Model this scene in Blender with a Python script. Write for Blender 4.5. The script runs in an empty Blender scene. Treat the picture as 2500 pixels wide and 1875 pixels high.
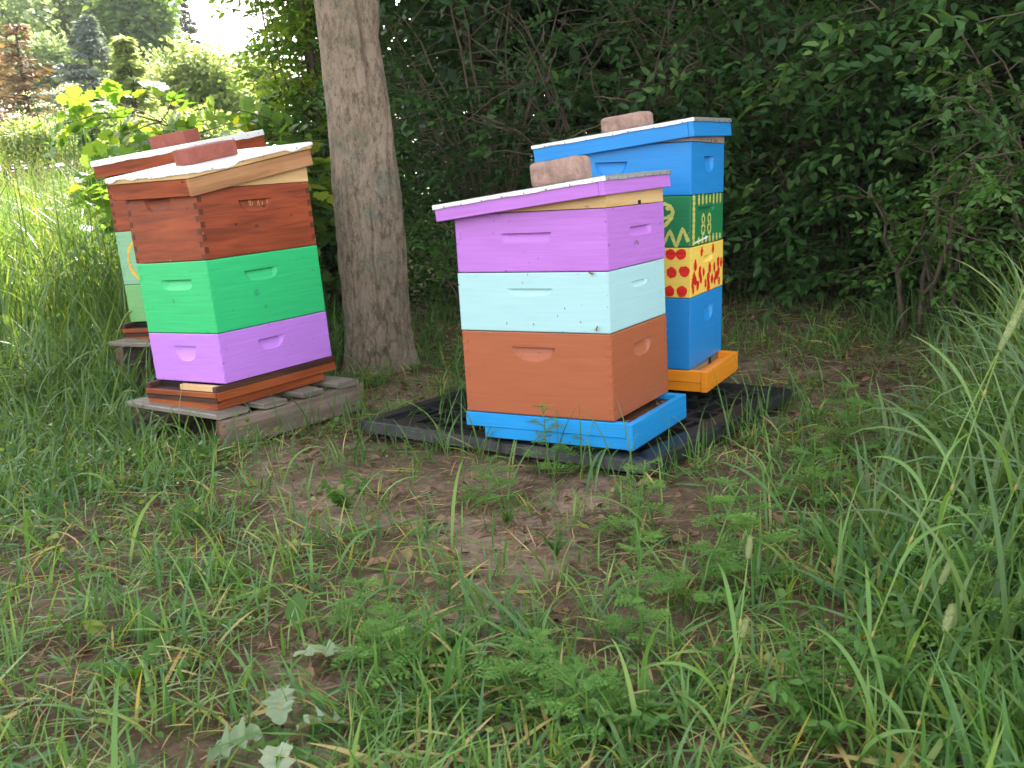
import bpy, math, numpy as np
from mathutils import Matrix, Vector
R_ = math.radians
S = bpy.context.scene
COL = S.collection

# ------------------------------------------------------------------ camera
CAM_Z = 0.83
F_PX, PITCH, ROLL = 2331.09, R_(11.656), R_(-3.664)
_c, _s = math.cos(PITCH), math.sin(PITCH)
_right, _up, _fw = np.array([1., 0, 0]), np.array([0, _s, _c]), np.array([0, _c, -_s])
_cr, _sr = math.cos(ROLL), math.sin(ROLL)
_camr, _camu = _cr * _right + _sr * _up, -_sr * _right + _cr * _up
cam = bpy.data.cameras.new("camera")
cam.sensor_width = 36; cam.lens = F_PX / 2500 * 36
cam.clip_start = 0.02; cam.clip_end = 2000
cam.dof.use_dof = True; cam.dof.focus_distance = 2.9; cam.dof.aperture_fstop = 11
camo = bpy.data.objects.new("camera", cam); COL.objects.link(camo)
M = Matrix.Identity(4)
for i in range(3):
    M[i][0], M[i][1], M[i][2] = _camr[i], _camu[i], -_fw[i]
M[2][3] = CAM_Z
camo.matrix_world = M
S.camera = camo

# ------------------------------------------------------------------ sky, sun, exposure
SUN_DIR = Vector((0.04, 0.73, 0.67)).normalized()
world = bpy.data.worlds.new("World"); S.world = world
world.use_nodes = True
nt = world.node_tree; nt.nodes.clear()
out = nt.nodes.new("ShaderNodeOutputWorld"); bg = nt.nodes.new("ShaderNodeBackground")
sky = nt.nodes.new("ShaderNodeTexSky"); sky.sky_type = 'NISHITA'; sky.sun_disc = False
sky.sun_elevation = math.asin(SUN_DIR.z); sky.sun_rotation = math.atan2(SUN_DIR.x, SUN_DIR.y)
sky.air_density = 1.0; sky.dust_density = 3.0; sky.ozone_density = 1.0
hs = nt.nodes.new("ShaderNodeHueSaturation"); hs.inputs['Saturation'].default_value = 0.12
nt.links.new(sky.outputs[0], hs.inputs['Color']); nt.links.new(hs.outputs[0], bg.inputs[0])
nt.links.new(bg.outputs[0], out.inputs[0])
bg.inputs[1].default_value = 0.15
sun = bpy.data.lights.new("sun", 'SUN'); sun.energy = 4.6; sun.angle = R_(0.5); sun.color = (1, .94, .84)
suno = bpy.data.objects.new("sun", sun); COL.objects.link(suno)
suno.rotation_euler = SUN_DIR.to_track_quat('Z', 'Y').to_euler(); suno.location = (-2, 15, 14)
S.view_settings.view_transform = 'Standard'; S.view_settings.look = 'None'
S.view_settings.exposure = 2.6; S.view_settings.gamma = 1
S.cycles.use_denoising = True
S.cycles.max_bounces = 7; S.cycles.diffuse_bounces = 4; S.cycles.glossy_bounces = 2
S.cycles.transmission_bounces = 4; S.cycles.transparent_max_bounces = 4
S.cycles.sample_clamp_indirect = 6

rng = np.random.default_rng(7)

# ------------------------------------------------------------------ helpers
def fbm(x, y, sc=1.0, seed=0):
    r = np.random.default_rng(seed); v = 0; a = 1.0; f = sc; t = 0
    for o in range(4):
        for k in range(3):
            th, ph = r.uniform(0, 6.28), r.uniform(0, 6.28)
            v = v + a * np.sin(f * (x * math.cos(th) + y * math.sin(th)) + ph + 1.3 * np.sin(f * .7 * (x * math.sin(th) - y * math.cos(th)) + ph * 2))
        t += 3 * a * .6; a *= .55; f *= 2.1
    return v / t
def sst(a, b, x):
    t = np.clip((x - a) / (b - a), 0, 1); return t * t * (3 - 2 * t)
def ground_z(x, y):
    x = np.asarray(x, float); y = np.asarray(y, float)
    far = sst(5.5, 30, y) * 2.1 * sst(3, -3, x + .15 * y - 2)
    near = .03 * sst(3, 6, y) + .025 * fbm(x, y, 1.3, 3) * sst(.5, 1.2, y) + .011 * fbm(x, y, 7, 4) * sst(9, 6, y)
    return far + near
def back(px, py, z):
    """ray through a photo pixel met with height z"""
    u = (px - 1250) / F_PX; v = -(py - 937.5) / F_PX
    d = _fw + u * _camr + v * _camu
    t = (z - CAM_Z) / d[2]
    return np.array([d[0] * t, d[1] * t, z])
def gp(px, py):
    z = 0.
    for _ in range(6):
        p = back(px, py, z); z = float(ground_z(p[0], p[1]))
    return np.array([p[0], p[1], z])
def at(px, py, y):
    u = (px - 1250) / F_PX; v = -(py - 937.5) / F_PX
    d = _fw + u * _camr + v * _camu
    t = y / d[1]
    return np.array([d[0] * t, y, CAM_Z + d[2] * t])
def nrm(v):
    return v / np.maximum(np.linalg.norm(v, axis=-1, keepdims=True), 1e-9)

class MB:
    """collects geometry, then links it as ONE mesh object"""
    def __init__(self):
        self.v = []; self.n = 0; self.f = []; self.t = []
    def add(self, v, faces, mat=0, tint=0.5):
        """faces: list of int arrays (F,k)"""
        v = np.asarray(v, float).reshape(-1, 3)
        if isinstance(faces, np.ndarray): faces = [faces]
        for fa in faces:
            fa = np.asarray(fa, int)
            if fa.size: self.f.append((fa + self.n, mat))
        self.v.append(v)
        tt = np.empty(len(v)); tt[:] = tint; self.t.append(tt)
        self.n += len(v)
    def box(self, lo, hi, mat=0, bev=0.0, tint=.5):
        x0, y0, z0 = lo; x1, y1, z1 = hi
        if bev <= 0:
            v = [(x0,y0,z0),(x1,y0,z0),(x1,y1,z0),(x0,y1,z0),(x0,y0,z1),(x1,y0,z1),(x1,y1,z1),(x0,y1,z1)]
            self.add(v, np.array([(0,3,2,1),(4,5,6,7),(0,1,5,4),(1,2,6,5),(2,3,7,6),(3,0,4,7)]), mat, tint); return
        b = bev; V = []; idx = {}
        for sx in (0,1):
            for sy in (0,1):
                for sz in (0,1):
                    c = (x1 if sx else x0, y1 if sy else y0, z1 if sz else z0)
                    i = (-b if sx else b, -b if sy else b, -b if sz else b)
                    for ax in range(3):
                        p = [c[k] + (0 if k == ax else i[k]) for k in range(3)]
                        idx[(sx,sy,sz,ax)] = len(V); V.append(p)
        q = []; t = []
        for ax in range(3):
            o1, o2 = [k for k in range(3) if k != ax]
            for s in (0,1):
                ids = []
                for a, c in ((0,0),(1,0),(1,1),(0,1)):
                    k = [0,0,0]; k[ax] = s; k[o1] = a; k[o2] = c
                    ids.append(idx[(*k, ax)])
                flip = (s == 0) ^ (ax == 1)
                q.append(ids[::-1] if flip else ids)
        for ax in range(3):
            o1, o2 = [k for k in range(3) if k != ax]
            for a in (0,1):
                for c in (0,1):
                    k0 = [0,0,0]; k0[o1] = a; k0[o2] = c; k1 = list(k0); k1[ax] = 1
                    q.append([idx[(*k0,o1)], idx[(*k1,o1)], idx[(*k1,o2)], idx[(*k0,o2)]])
        for sx in (0,1):
            for sy in (0,1):
                for sz in (0,1):
                    t.append([idx[(sx,sy,sz,k)] for k in range(3)])
        self.add(V, [np.array(q), np.array(t)], mat, tint)
    def tube(self, P, r, n=6, mat=0, tint=.5, cap=True):
        P = np.asarray(P, float); m = len(P); r = np.broadcast_to(np.asarray(r, float), (m,))
        T = nrm(np.gradient(P, axis=0)); ref = np.array([0.3, .2, 1.]) if abs(T[0][2]) < .9 else np.array([1., .1, 0])
        A = nrm(np.cross(T, ref)); B = np.cross(T, A)
        th = np.linspace(0, 2 * np.pi, n, endpoint=False)
        V = P[:, None] + r[:, None, None] * (np.cos(th)[None, :, None] * A[:, None] + np.sin(th)[None, :, None] * B[:, None])
        i = np.arange(m - 1)[:, None] * n; j = np.arange(n)[None]; k = (j + 1) % n
        q = np.stack([i + j, i + k, i + n + k, i + n + j], -1).reshape(-1, 4)
        V = V.reshape(-1, 3); fs = [q]
        if cap: fs += [np.arange(n)[None, ::-1], (np.arange(n) + (m - 1) * n)[None]]
        self.add(V, fs, mat, tint)
    def grid(self, V, mat=0, tint=.5, flip=False):
        a, b, _ = V.shape
        i = np.arange(a - 1)[:, None] * b; j = np.arange(b - 1)[None]
        q = np.stack([i + j, i + j + 1, i + b + j + 1, i + b + j], -1).reshape(-1, 4)
        if flip: q = q[:, ::-1]
        self.add(V.reshape(-1, 3), q, mat, tint)
    def leaves(self, tpl, pos, d, nr, L, W, mat=0, tint=None):
        """many copies of a leaf template (x across, y along, z off the blade)"""
        tv, tf = tpl; pos = np.asarray(pos, float); N = len(pos)
        if N == 0: return
        d = nrm(d); side = nrm(np.cross(d, nr)); nr = np.cross(side, d)
        L = np.broadcast_to(L, (N,)); W = np.broadcast_to(W, (N,))
        V = pos[:, None] + tv[None, :, 0:1] * (W[:, None, None] * side[:, None]) + tv[None, :, 1:2] * (L[:, None, None] * d[:, None]) + tv[None, :, 2:3] * (L[:, None, None] * nr[:, None])
        k = len(tv); off = (np.arange(N) * k)[:, None, None]
        fs = [(np.asarray(f)[None] + off).reshape(-1, len(f[0])) for f in tf]
        t = rng.random(N) if tint is None else np.broadcast_to(tint, (N,))
        self.add(V.reshape(-1, 3), fs, mat, np.repeat(t, k))
    def build(self, name, mats, parent=None, smooth=True):
        V = np.concatenate(self.v).astype(np.float32); T = np.concatenate(self.t).astype(np.float32)
        me = bpy.data.meshes.new(name)
        me.vertices.add(len(V)); me.vertices.foreach_set("co", V.ravel())
        tot = np.concatenate([np.full(len(f), f.shape[1]) for f, _ in self.f]).astype(np.int32)
        mi = np.concatenate([np.full(len(f), m) for f, m in self.f]).astype(np.int32)
        loops = np.concatenate([f.ravel() for f, _ in self.f]).astype(np.int32)
        me.loops.add(len(loops)); me.loops.foreach_set("vertex_index", loops)
        me.polygons.add(len(tot))
        st = np.concatenate([[0], np.cumsum(tot)[:-1]]).astype(np.int32)
        me.polygons.foreach_set("loop_start", st); me.polygons.foreach_set("loop_total", tot)
        me.polygons.foreach_set("material_index", mi)
        me.polygons.foreach_set("use_smooth", np.full(len(tot), bool(smooth)))
        at_ = me.attributes.new("tint", 'FLOAT', 'POINT'); at_.data.foreach_set("value", T)
        me.update(calc_edges=True); me.validate()
        for m in (mats if isinstance(mats, (list, tuple)) else [mats]): me.materials.append(m)
        o = bpy.data.objects.new(name, me); COL.objects.link(o)
        if parent: o.parent = parent
        return o

def tag(o, label=None, cat=None, group=None, kind=None):
    if label: o["label"] = label
    if cat: o["category"] = cat
    if group: o["group"] = group
    if kind: o["kind"] = kind
    return o
def empty(name, loc=(0, 0, 0), mat=None):
    o = bpy.data.objects.new(name, None); COL.objects.link(o); o.empty_display_size = .1
    if mat is not None: o.matrix_world = mat
    else: o.location = loc
    return o

# ------------------------------------------------------------------ materials
def new_mat(name):
    m = bpy.data.materials.new(name); m.use_nodes = True
    n = m.node_tree.nodes; n.clear()
    o = n.new("ShaderNodeOutputMaterial"); b = n.new("ShaderNodeBsdfPrincipled")
    m.node_tree.links.new(b.outputs[0], o.inputs[0])
    return m, m.node_tree, b, o
def ramp(nt, fac, stops):
    r = nt.nodes.new("ShaderNodeValToRGB"); e = r.color_ramp.elements
    while len(e) < len(stops): e.new(.5)
    for k, (p, c) in enumerate(stops):
        e[k].position = p; e[k].color = (*c, 1) if len(c) == 3 else c
    nt.links.new(fac, r.inputs[0]); return r.outputs[0]
def noise(nt, scale, detail=4, rough=.55, vec=None, dist=0):
    t = nt.nodes.new("ShaderNodeTexNoise"); t.inputs['Scale'].default_value = scale
    t.inputs['Detail'].default_value = detail; t.inputs['Roughness'].default_value = rough
    t.inputs['Distortion'].default_value = dist
    if vec: nt.links.new(vec, t.inputs['Vector'])
    return t.outputs[0]
def objvec(nt, scale=(1, 1, 1), rot=(0, 0, 0)):
    c = nt.nodes.new("ShaderNodeTexCoord"); m = nt.nodes.new("ShaderNodeMapping")
    m.inputs['Scale'].default_value = scale; m.inputs['Rotation'].default_value = rot
    nt.links.new(c.outputs['Object'], m.inputs[0]); return m.outputs[0]
def mix(nt, fac, a, b, mode='MIX'):
    m = nt.nodes.new("ShaderNodeMix"); m.data_type = 'RGBA'; m.blend_type = mode
    for s, val in ((0, fac), (6, a), (7, b)):
        if isinstance(val, (int, float)): m.inputs[s].default_value = val
        elif isinstance(val, tuple): m.inputs[s].default_value = (*val, 1)
        else: nt.links.new(val, m.inputs[s])
    return m.outputs[2]
def bump(nt, b, h, strength=.3, dist=.01):
    k = nt.nodes.new("ShaderNodeBump"); k.inputs['Strength'].default_value = strength; k.inputs['Distance'].default_value = dist
    nt.links.new(h, k.inputs['Height']); nt.links.new(k.outputs[0], b.inputs['Normal'])

def leaf_mat(name, stops, trans=.35, rough=.45, spec=.4, tr_gain=1.5, tr_blue=.35):
    m, nt, b, o = new_mat(name)
    a = nt.nodes.new("ShaderNodeAttribute"); a.attribute_name = "tint"
    c = ramp(nt, a.outputs['Fac'], stops)
    nt.links.new(c, b.inputs['Base Color']); b.inputs['Roughness'].default_value = rough
    b.inputs['Specular IOR Level'].default_value = spec
    t = nt.nodes.new("ShaderNodeBsdfTranslucent")
    g = nt.nodes.new("ShaderNodeVectorMath"); g.operation = 'MULTIPLY'
    g.inputs[1].default_value = (tr_gain * 1.25, tr_gain * 1.05, tr_gain * tr_blue)
    nt.links.new(c, g.inputs[0]); nt.links.new(g.outputs[0], t.inputs[0])
    x = nt.nodes.new("ShaderNodeMixShader"); x.inputs[0].default_value = trans
    nt.links.new(b.outputs[0], x.inputs[1]); nt.links.new(t.outputs[0], x.inputs[2])
    nt.links.new(x.outputs[0], o.inputs[0])
    return m
def paint(name, col, rough=.42, vary=.10, dirt=(.12, .09, .06), dirt_amt=.35):
    """brushed house paint on boards: faint streaks, scuffs and specks"""
    m, nt, b, o = new_mat(name)
    c1 = tuple(k * (1 - vary) for k in col); c2 = tuple(min(1, k * (1 + vary)) for k in col)
    st = noise(nt, 1, 5, .6, objvec(nt, (5, 5, 130)))
    c = ramp(nt, st, [(.3, c1), (.7, c2)])
    sm = noise(nt, 4.5, 6, .7, objvec(nt))
    c = mix(nt, ramp(nt, sm, [(.66, (0, 0, 0)), (.80, (dirt_amt * .5,) * 3)]), c, dirt)
    sp = noise(nt, 75, 2, .5, objvec(nt, (1, 1, 1.6)))
    c = mix(nt, ramp(nt, sp, [(.745, (0, 0, 0)), (.78, (dirt_amt,) * 3)]), c, dirt)
    nt.links.new(c, b.inputs['Base Color']); b.inputs['Roughness'].default_value = rough
    b.inputs['Specular IOR Level'].default_value = .35
    bump(nt, b, st, .22, .0015)
    return m
def wood(name, dark, mid, light, axis='z', rough=.55, scale=1.0, weather=0):
    """horizontal grain: fine across axis, stretched along the board"""
    m, nt, b, o = new_mat(name)
    sc = {'z': (3, 3, 42), 'x': (42, 3, 20), 'y': (3, 42, 20)}[axis]
    sc = tuple(k * scale for k in sc)
    v = objvec(nt, sc)
    g = noise(nt, 1, 6, .65, v, .8)
    g2 = noise(nt, .35, 3, .5, v, 1.5)
    c = ramp(nt, g, [(.28, dark), (.5, mid), (.72, light)])
    c = mix(nt, ramp(nt, g2, [(.4, (.55,) * 3), (.6, (0, 0, 0))]), c, dark)
    if weather:
        w = noise(nt, 7, 5, .7, objvec(nt))
        c = mix(nt, ramp(nt, w, [(.45, (0, 0, 0)), (.65, (weather,) * 3)]), c, (.22, .2, .17))
    k = nt.nodes.new("ShaderNodeTexVoronoi"); k.inputs['Scale'].default_value = 6
    nt.links.new(objvec(nt, (1, 1, 2.0)), k.inputs['Vector'])
    c = mix(nt, ramp(nt, k.outputs['Distance'], [(.03, (.8,) * 3), (.075, (0, 0, 0))]), c, tuple(d * .35 for d in dark))
    nt.links.new(c, b.inputs['Base Color']); b.inputs['Roughness'].default_value = rough
    b.inputs['Specular IOR Level'].default_value = .3
    bump(nt, b, g, .35, .0015)
    return m
def flat(name, col, rough=.6, metal=0, spec=.3, nscale=0, vary=.15, bmp=0):
    m, nt, b, o = new_mat(name)
    b.inputs['Base Color'].default_value = (*col, 1); b.inputs['Roughness'].default_value = rough
    b.inputs['Metallic'].default_value = metal; b.inputs['Specular IOR Level'].default_value = spec
    if nscale:
        n = noise(nt, nscale, 5, .65, objvec(nt))
        c = ramp(nt, n, [(.3, tuple(k * (1 - vary) for k in col)), (.7, tuple(min(1, k * (1 + vary)) for k in col))])
        nt.links.new(c, b.inputs['Base Color'])
        if bmp: bump(nt, b, n, bmp, .004)
    return m

P_PURPLE = paint("purple_paint", (.45, .17, .60))
P_VIOLET = paint("violet_paint", (.51, .215, .74))
P_AQUA = paint("pale_aqua_paint", (.37, .61, .64), vary=.04)
P_BROWN = paint("terracotta_paint", (.36, .105, .045))
P_BLUE = paint("blue_paint", (.013, .22, .58))
P_SKY = paint("bright_blue_paint", (.012, .27, .66))
P_GREEN = paint("bright_green_paint", (.03, .50, .17))
P_DKGREEN = paint("dark_green_paint", (.012, .17, .062))
P_YELLOW = paint("yellow_paint", (.80, .56, .10), vary=.05)
P_ORANGE = paint("orange_paint", (.80, .27, .012))
P_PALEGREEN = paint("pale_green_paint", (.22, .45, .27))
P_LEAFGREEN = paint("leaf_green_paint", (.17, .42, .16))
P_RED = paint("red_dot_paint", (.62, .018, .012), vary=.3)
P_LIME = paint("lime_stroke_paint", (.50, .50, .12), vary=.2)
P_STROKE = paint("yellow_stroke_paint", (.70, .42, .05), vary=.2)
W_RED = wood("red_stained_wood", (.13, .026, .009), (.30, .058, .018), (.38, .092, .030))
W_REDEND = flat("stained_end_grain", (.11, .028, .013), .6, nscale=40, vary=.4)
W_HONEY = wood("honey_wood", (.25, .11, .045), (.42, .21, .09), (.50, .27, .13))
W_PINE = wood("pale_pine", (.50, .30, .12), (.66, .44, .20), (.74, .53, .28))
W_BOARD = wood("orange_stained_wood", (.15, .03, .010), (.30, .07, .018), (.36, .10, .03))
W_DARK = wood("dark_stained_wood", (.035, .015, .010), (.075, .032, .020), (.11, .05, .03))
W_GREY = wood("weathered_grey_wood", (.10, .085, .07), (.22, .19, .16), (.33, .29, .25), weather=.4)
W_BEAM = wood("weathered_beam_wood", (.10, .07, .055), (.22, .165, .13), (.34, .27, .22), weather=.5)
W_BEND = flat("beam_end_grain", (.16, .09, .07), .8, nscale=30, vary=.5, bmp=.5)
W_RIMGREY = wood("grey_rim_wood", (.16, .12, .10), (.30, .24, .21), (.38, .32, .29))
METAL = flat("galvanised_sheet", (.62, .64, .65), .38, .85, .5, nscale=9, vary=.12, bmp=.12)
WHITE = flat("white_sheet", (.80, .80, .80), .5, 0, .4, nscale=6, vary=.04, bmp=.1)
TACK = flat("tack_metal", (.28, .27, .26), .5, .6)
BLACK = flat("black_plastic", (.013, .014, .017), .46, 0, .45, nscale=14, vary=.5, bmp=.15)
CHIP = flat("bare_wood_chip", (.40, .27, .15), .8, nscale=60, vary=.3)
GRIME = flat("propolis_spot", (.13, .07, .03), .7, nscale=60, vary=.4)
HOLE_SHADE = flat("painted_hole_shade", (.008, .006, .005), .9)  # near-black colour standing in for the shade inside openings
BEE1 = flat("bee_body", (.16, .075, .015), .6, nscale=120, vary=.7)
BEEW = flat("bee_wing", (.35, .32, .28), .3)

def dusty_black():
    m, nt, b, o = new_mat("dusty_black_plastic")
    n = noise(nt, 9, 6, .7, objvec(nt)); n2 = noise(nt, 60, 3, .6, objvec(nt))
    c = ramp(nt, n, [(.42, (.007, .008, .010)), (.64, (.014, .015, .017)), (.82, (.05, .043, .037))])
    c = mix(nt, ramp(nt, n2, [(.62, (0, 0, 0)), (.74, (.35,) * 3)]), c, (.13, .11, .09))
    nt.links.new(c, b.inputs['Base Color']); b.inputs['Roughness'].default_value = .45
    bump(nt, b, n2, .15, .002); return m
BLACK = dusty_black()

def brick_mat(name, a, b2, c3, bm=.6):
    m, nt, b, o = new_mat(name)
    n = noise(nt, 22, 8, .75, objvec(nt)); n2 = noise(nt, 150, 3, .6, objvec(nt))
    c = ramp(nt, n, [(.32, a), (.52, b2), (.7, c3)])
    c = mix(nt, ramp(nt, n2, [(.6, (0, 0, 0)), (.72, (.5,) * 3)]), c, (.10, .075, .065))
    nt.links.new(c, b.inputs['Base Color']); b.inputs['Roughness'].default_value = .9
    bump(nt, b, n2, bm, .003); return m
BR_PAVER = brick_mat("paver_concrete", (.15, .10, .075), (.30, .19, .155), (.40, .28, .24))
BR_RED = brick_mat("red_clay_brick", (.20, .055, .038), (.27, .078, .055), (.31, .10, .075), .25)

def bark_mat():
    m, nt, b, o = new_mat("bark")
    v = objvec(nt, (1, 1, .38)); ob = objvec(nt)
    n = noise(nt, 62, 8, .8, v, .3)
    c = ramp(nt, n, [(.30, (.066, .048, .032)), (.42, (.19, .142, .097)), (.55, (.30, .232, .165)), (.75, (.39, .315, .235))])
    li = noise(nt, 6.5, 7, .72, ob)
    li2 = noise(nt, 34, 5, .75, ob)
    lim = nt.nodes.new("ShaderNodeMath"); lim.operation = 'MULTIPLY'
    nt.links.new(ramp(nt, li, [(.48, (0, 0, 0)), (.64, (.9,) * 3)]), lim.inputs[0])
    nt.links.new(ramp(nt, li2, [(.42, (0, 0, 0)), (.58, (1,) * 3)]), lim.inputs[1])
    c = mix(nt, lim.outputs[0], c, (.19, .235, .185))
    pat = noise(nt, 9, 6, .75, objvec(nt, (1, 1, .6)))
    c = mix(nt, ramp(nt, pat, [(.50, (0, 0, 0)), (.58, (.6,) * 3)]), c, (.36, .275, .21))
    mo = noise(nt, 3.2, 5, .6, ob)
    c = mix(nt, ramp(nt, mo, [(.52, (0, 0, 0)), (.68, (.5,) * 3)]), c, (.105, .10, .045))
    fl = noise(nt, 30, 6, .8, objvec(nt, (1, 1, .45)))
    c = mix(nt, ramp(nt, fl, [(.53, (0, 0, 0)), (.60, (.7,) * 3)]), c, (.075, .055, .038))
    v2 = objvec(nt, (1, 1, .13))
    cr = nt.nodes.new("ShaderNodeTexVoronoi"); cr.feature = 'DISTANCE_TO_EDGE'; cr.inputs['Scale'].default_value = 11
    wv = nt.nodes.new("ShaderNodeVectorMath"); wv.operation = 'ADD'
    nn = nt.nodes.new("ShaderNodeTexNoise"); nn.inputs['Scale'].default_value = 4; nn.inputs['Detail'].default_value = 5
    nt.links.new(ob, nn.inputs['Vector'])
    sc_ = nt.nodes.new("ShaderNodeVectorMath"); sc_.operation = 'SCALE'; sc_.inputs['Scale'].default_value = .12
    nt.links.new(nn.outputs['Color'], sc_.inputs[0])
    nt.links.new(v2, wv.inputs[0]); nt.links.new(sc_.outputs[0], wv.inputs[1]); nt.links.new(wv.outputs[0], cr.inputs['Vector'])
    msk = noise(nt, 2.2, 3, .5, objvec(nt, (1, 1, .5)))
    crk = nt.nodes.new("ShaderNodeMath"); crk.operation = 'MULTIPLY'
    nt.links.new(ramp(nt, cr.outputs['Distance'], [(.008, (1,) * 3), (.05, (0, 0, 0))]), crk.inputs[0])
    nt.links.new(ramp(nt, msk, [(.50, (0, 0, 0)), (.66, (.55,) * 3)]), crk.inputs[1])
    c = mix(nt, crk.outputs[0], c, (.05, .03, .018))
    nt.links.new(c, b.inputs['Base Color']); b.inputs['Roughness'].default_value = .9
    hsum = nt.nodes.new("ShaderNodeMath"); hsum.operation = 'SUBTRACT'
    nt.links.new(n, hsum.inputs[0]); nt.links.new(crk.outputs[0], hsum.inputs[1])
    bump(nt, b, hsum.outputs[0], 1.0, .016); return m
BARK = bark_mat()
TWIG = flat("twig_bark", (.11, .085, .06), .85, nscale=12, vary=.35)
FARBARK = flat("far_bark", (.10, .075, .055), .9, nscale=4, vary=.35)

def ground_mat():
    m, nt, b, o = new_mat("soil")
    c0 = nt.nodes.new("ShaderNodeTexCoord"); v = c0.outputs['Object']
    n = noise(nt, 3.2, 8, .68, v); n2 = noise(nt, 45, 6, .7, v); n3 = noise(nt, 1.1, 4, .5, v)
    c = ramp(nt, n2, [(.28, (.10, .068, .05)), (.5, (.26, .19, .145)), (.72, (.42, .33, .265))])
    at_ = nt.nodes.new("ShaderNodeAttribute"); at_.attribute_name = "tint"
    dark_soil = ramp(nt, n2, [(.28, (.040, .026, .018)), (.5, (.10, .068, .046)), (.72, (.19, .135, .095))])
    ad = nt.nodes.new("ShaderNodeMath"); ad.operation = "ADD"; nt.links.new(at_.outputs["Fac"], ad.inputs[0])
    sb = nt.nodes.new("ShaderNodeMath"); sb.operation = "MULTIPLY_ADD"; nt.links.new(n, sb.inputs[0]); sb.inputs[1].default_value = .9; sb.inputs[2].default_value = -.45; nt.links.new(sb.outputs[0], ad.inputs[1])
    c = mix(nt, ramp(nt, ad.outputs[0], [(.22, (0, 0, 0)), (.55, (1,) * 3)]), dark_soil, c)
    c = mix(nt, ramp(nt, n, [(.50, (0, 0, 0)), (.66, (.5,) * 3)]), c, (.30, .22, .17))
    c = mix(nt, ramp(nt, n3, [(.40, (.5,) * 3), (.55, (0, 0, 0))]), c, (.09, .066, .035))
    # beyond the yard the sheet is mown meadow
    sx = nt.nodes.new("ShaderNodeSeparateXYZ"); nt.links.new(v, sx.inputs[0])
    mr = nt.nodes.new("ShaderNodeMapRange"); mr.inputs[1].default_value = 6.0; mr.inputs[2].default_value = 8.5
    nt.links.new(sx.outputs[1], mr.inputs[0])
    gcol = ramp(nt, n3, [(.35, (.09, .13, .03)), (.65, (.20, .20, .07))])
    c = mix(nt, mr.outputs[0], c, gcol)
    nt.links.new(c, b.inputs['Base Color']); b.inputs['Roughness'].default_value = .95
    b.inputs['Specular IOR Level'].default_value = .15
    bump(nt, b, n2, .7, .012); return m
SOIL = ground_mat()

G_GRASS = leaf_mat("grass_blade", [(0, (.045, .125, .040)), (.35, (.085, .20, .055)), (.62, (.14, .265, .065)), (.80, (.20, .30, .075)), (.87, (.34, .31, .10)), (1, (.46, .35, .17))], .38, .40, .40)
G_TALL = leaf_mat("tall_grass_blade", [(0, (.05, .11, .04)), (.5, (.095, .185, .06)), (.8, (.16, .245, .075)), (.93, (.26, .28, .09)), (1, (.36, .30, .14))], .35, .4, .45)
G_STRAW = leaf_mat("straw", [(0, (.04, .026, .018)), (.35, (.12, .078, .047)), (.7, (.28, .19, .11)), (1, (.52, .40, .24))], .1, .7, .2)
L_LITTER = leaf_mat("dead_leaf", [(0, (.05, .03, .02)), (.5, (.16, .095, .055)), (1, (.30, .20, .12))], .15, .7, .2)
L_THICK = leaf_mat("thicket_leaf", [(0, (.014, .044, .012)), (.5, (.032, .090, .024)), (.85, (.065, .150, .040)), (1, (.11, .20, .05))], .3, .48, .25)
L_SHADED = leaf_mat("shaded_thicket_leaf", [(0, (.012, .034, .010)), (1, (.032, .075, .020))], .2, .55, .18)  # leaf colour darkened to stand in for shade deep in the thicket
L_BRIGHT = leaf_mat("bright_leaf", [(0, (.035, .095, .02)), (.6, (.075, .17, .03)), (1, (.17, .26, .03))], .42, .42, .4, 1.9)
L_VINE = leaf_mat("vine_leaf", [(0, (.06, .15, .04)), (.7, (.12, .23, .05)), (1, (.28, .33, .03))], .45, .45, .35, 1.9)
L_FERN = leaf_mat("feathery_leaf", [(0, (.075, .18, .042)), (.6, (.12, .25, .055)), (1, (.18, .32, .07))], .35, .5, .3)
L_WEED = leaf_mat("weed_leaf", [(0, (.045, .12, .022)), (.7, (.085, .19, .035)), (1, (.22, .26, .05))], .35, .45, .35)
L_SILVER = leaf_mat("pale_leaf_underside", [(0, (.17, .25, .13)), (1, (.36, .42, .30))], .25, .6, .25, 1.0)
L_CROWN = leaf_mat("crown_leaf", [(0, (.03, .075, .018)), (1, (.07, .14, .03))], .30, .45, .4)
L_FAR = leaf_mat("far_leaf", [(0, (.10, .17, .07)), (1, (.20, .28, .13))], .4, .5, .3, 1.5, .8)  # far leaf colours lightened to imitate overexposure and glare
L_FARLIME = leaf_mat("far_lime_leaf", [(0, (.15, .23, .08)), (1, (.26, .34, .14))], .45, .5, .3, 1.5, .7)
L_FARDARK = leaf_mat("far_dark_leaf", [(0, (.06, .13, .05)), (1, (.12, .20, .08))], .42, .5, .3)
L_SPRUCE = leaf_mat("blue_spruce_needles", [(0, (.14, .20, .18)), (1, (.27, .33, .31))], .15, .6, .3, 1)
L_PINE = leaf_mat("dark_pine_needles", [(0, (.03, .055, .03)), (1, (.07, .10, .055))], .15, .6, .3, 1)
L_DEAD = leaf_mat("dead_brown_needles", [(0, (.15, .10, .07)), (1, (.27, .19, .135))], .2, .7, .2, 1)
L_FLOWER = leaf_mat("white_petal", [(0, (.75, .75, .68)), (1, (.85, .85, .80))], .3, .6, .2, 1)
L_SEED = leaf_mat("seed_head", [(0, (.17, .23, .09)), (1, (.33, .38, .18))], .25, .7, .2, 1)

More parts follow.
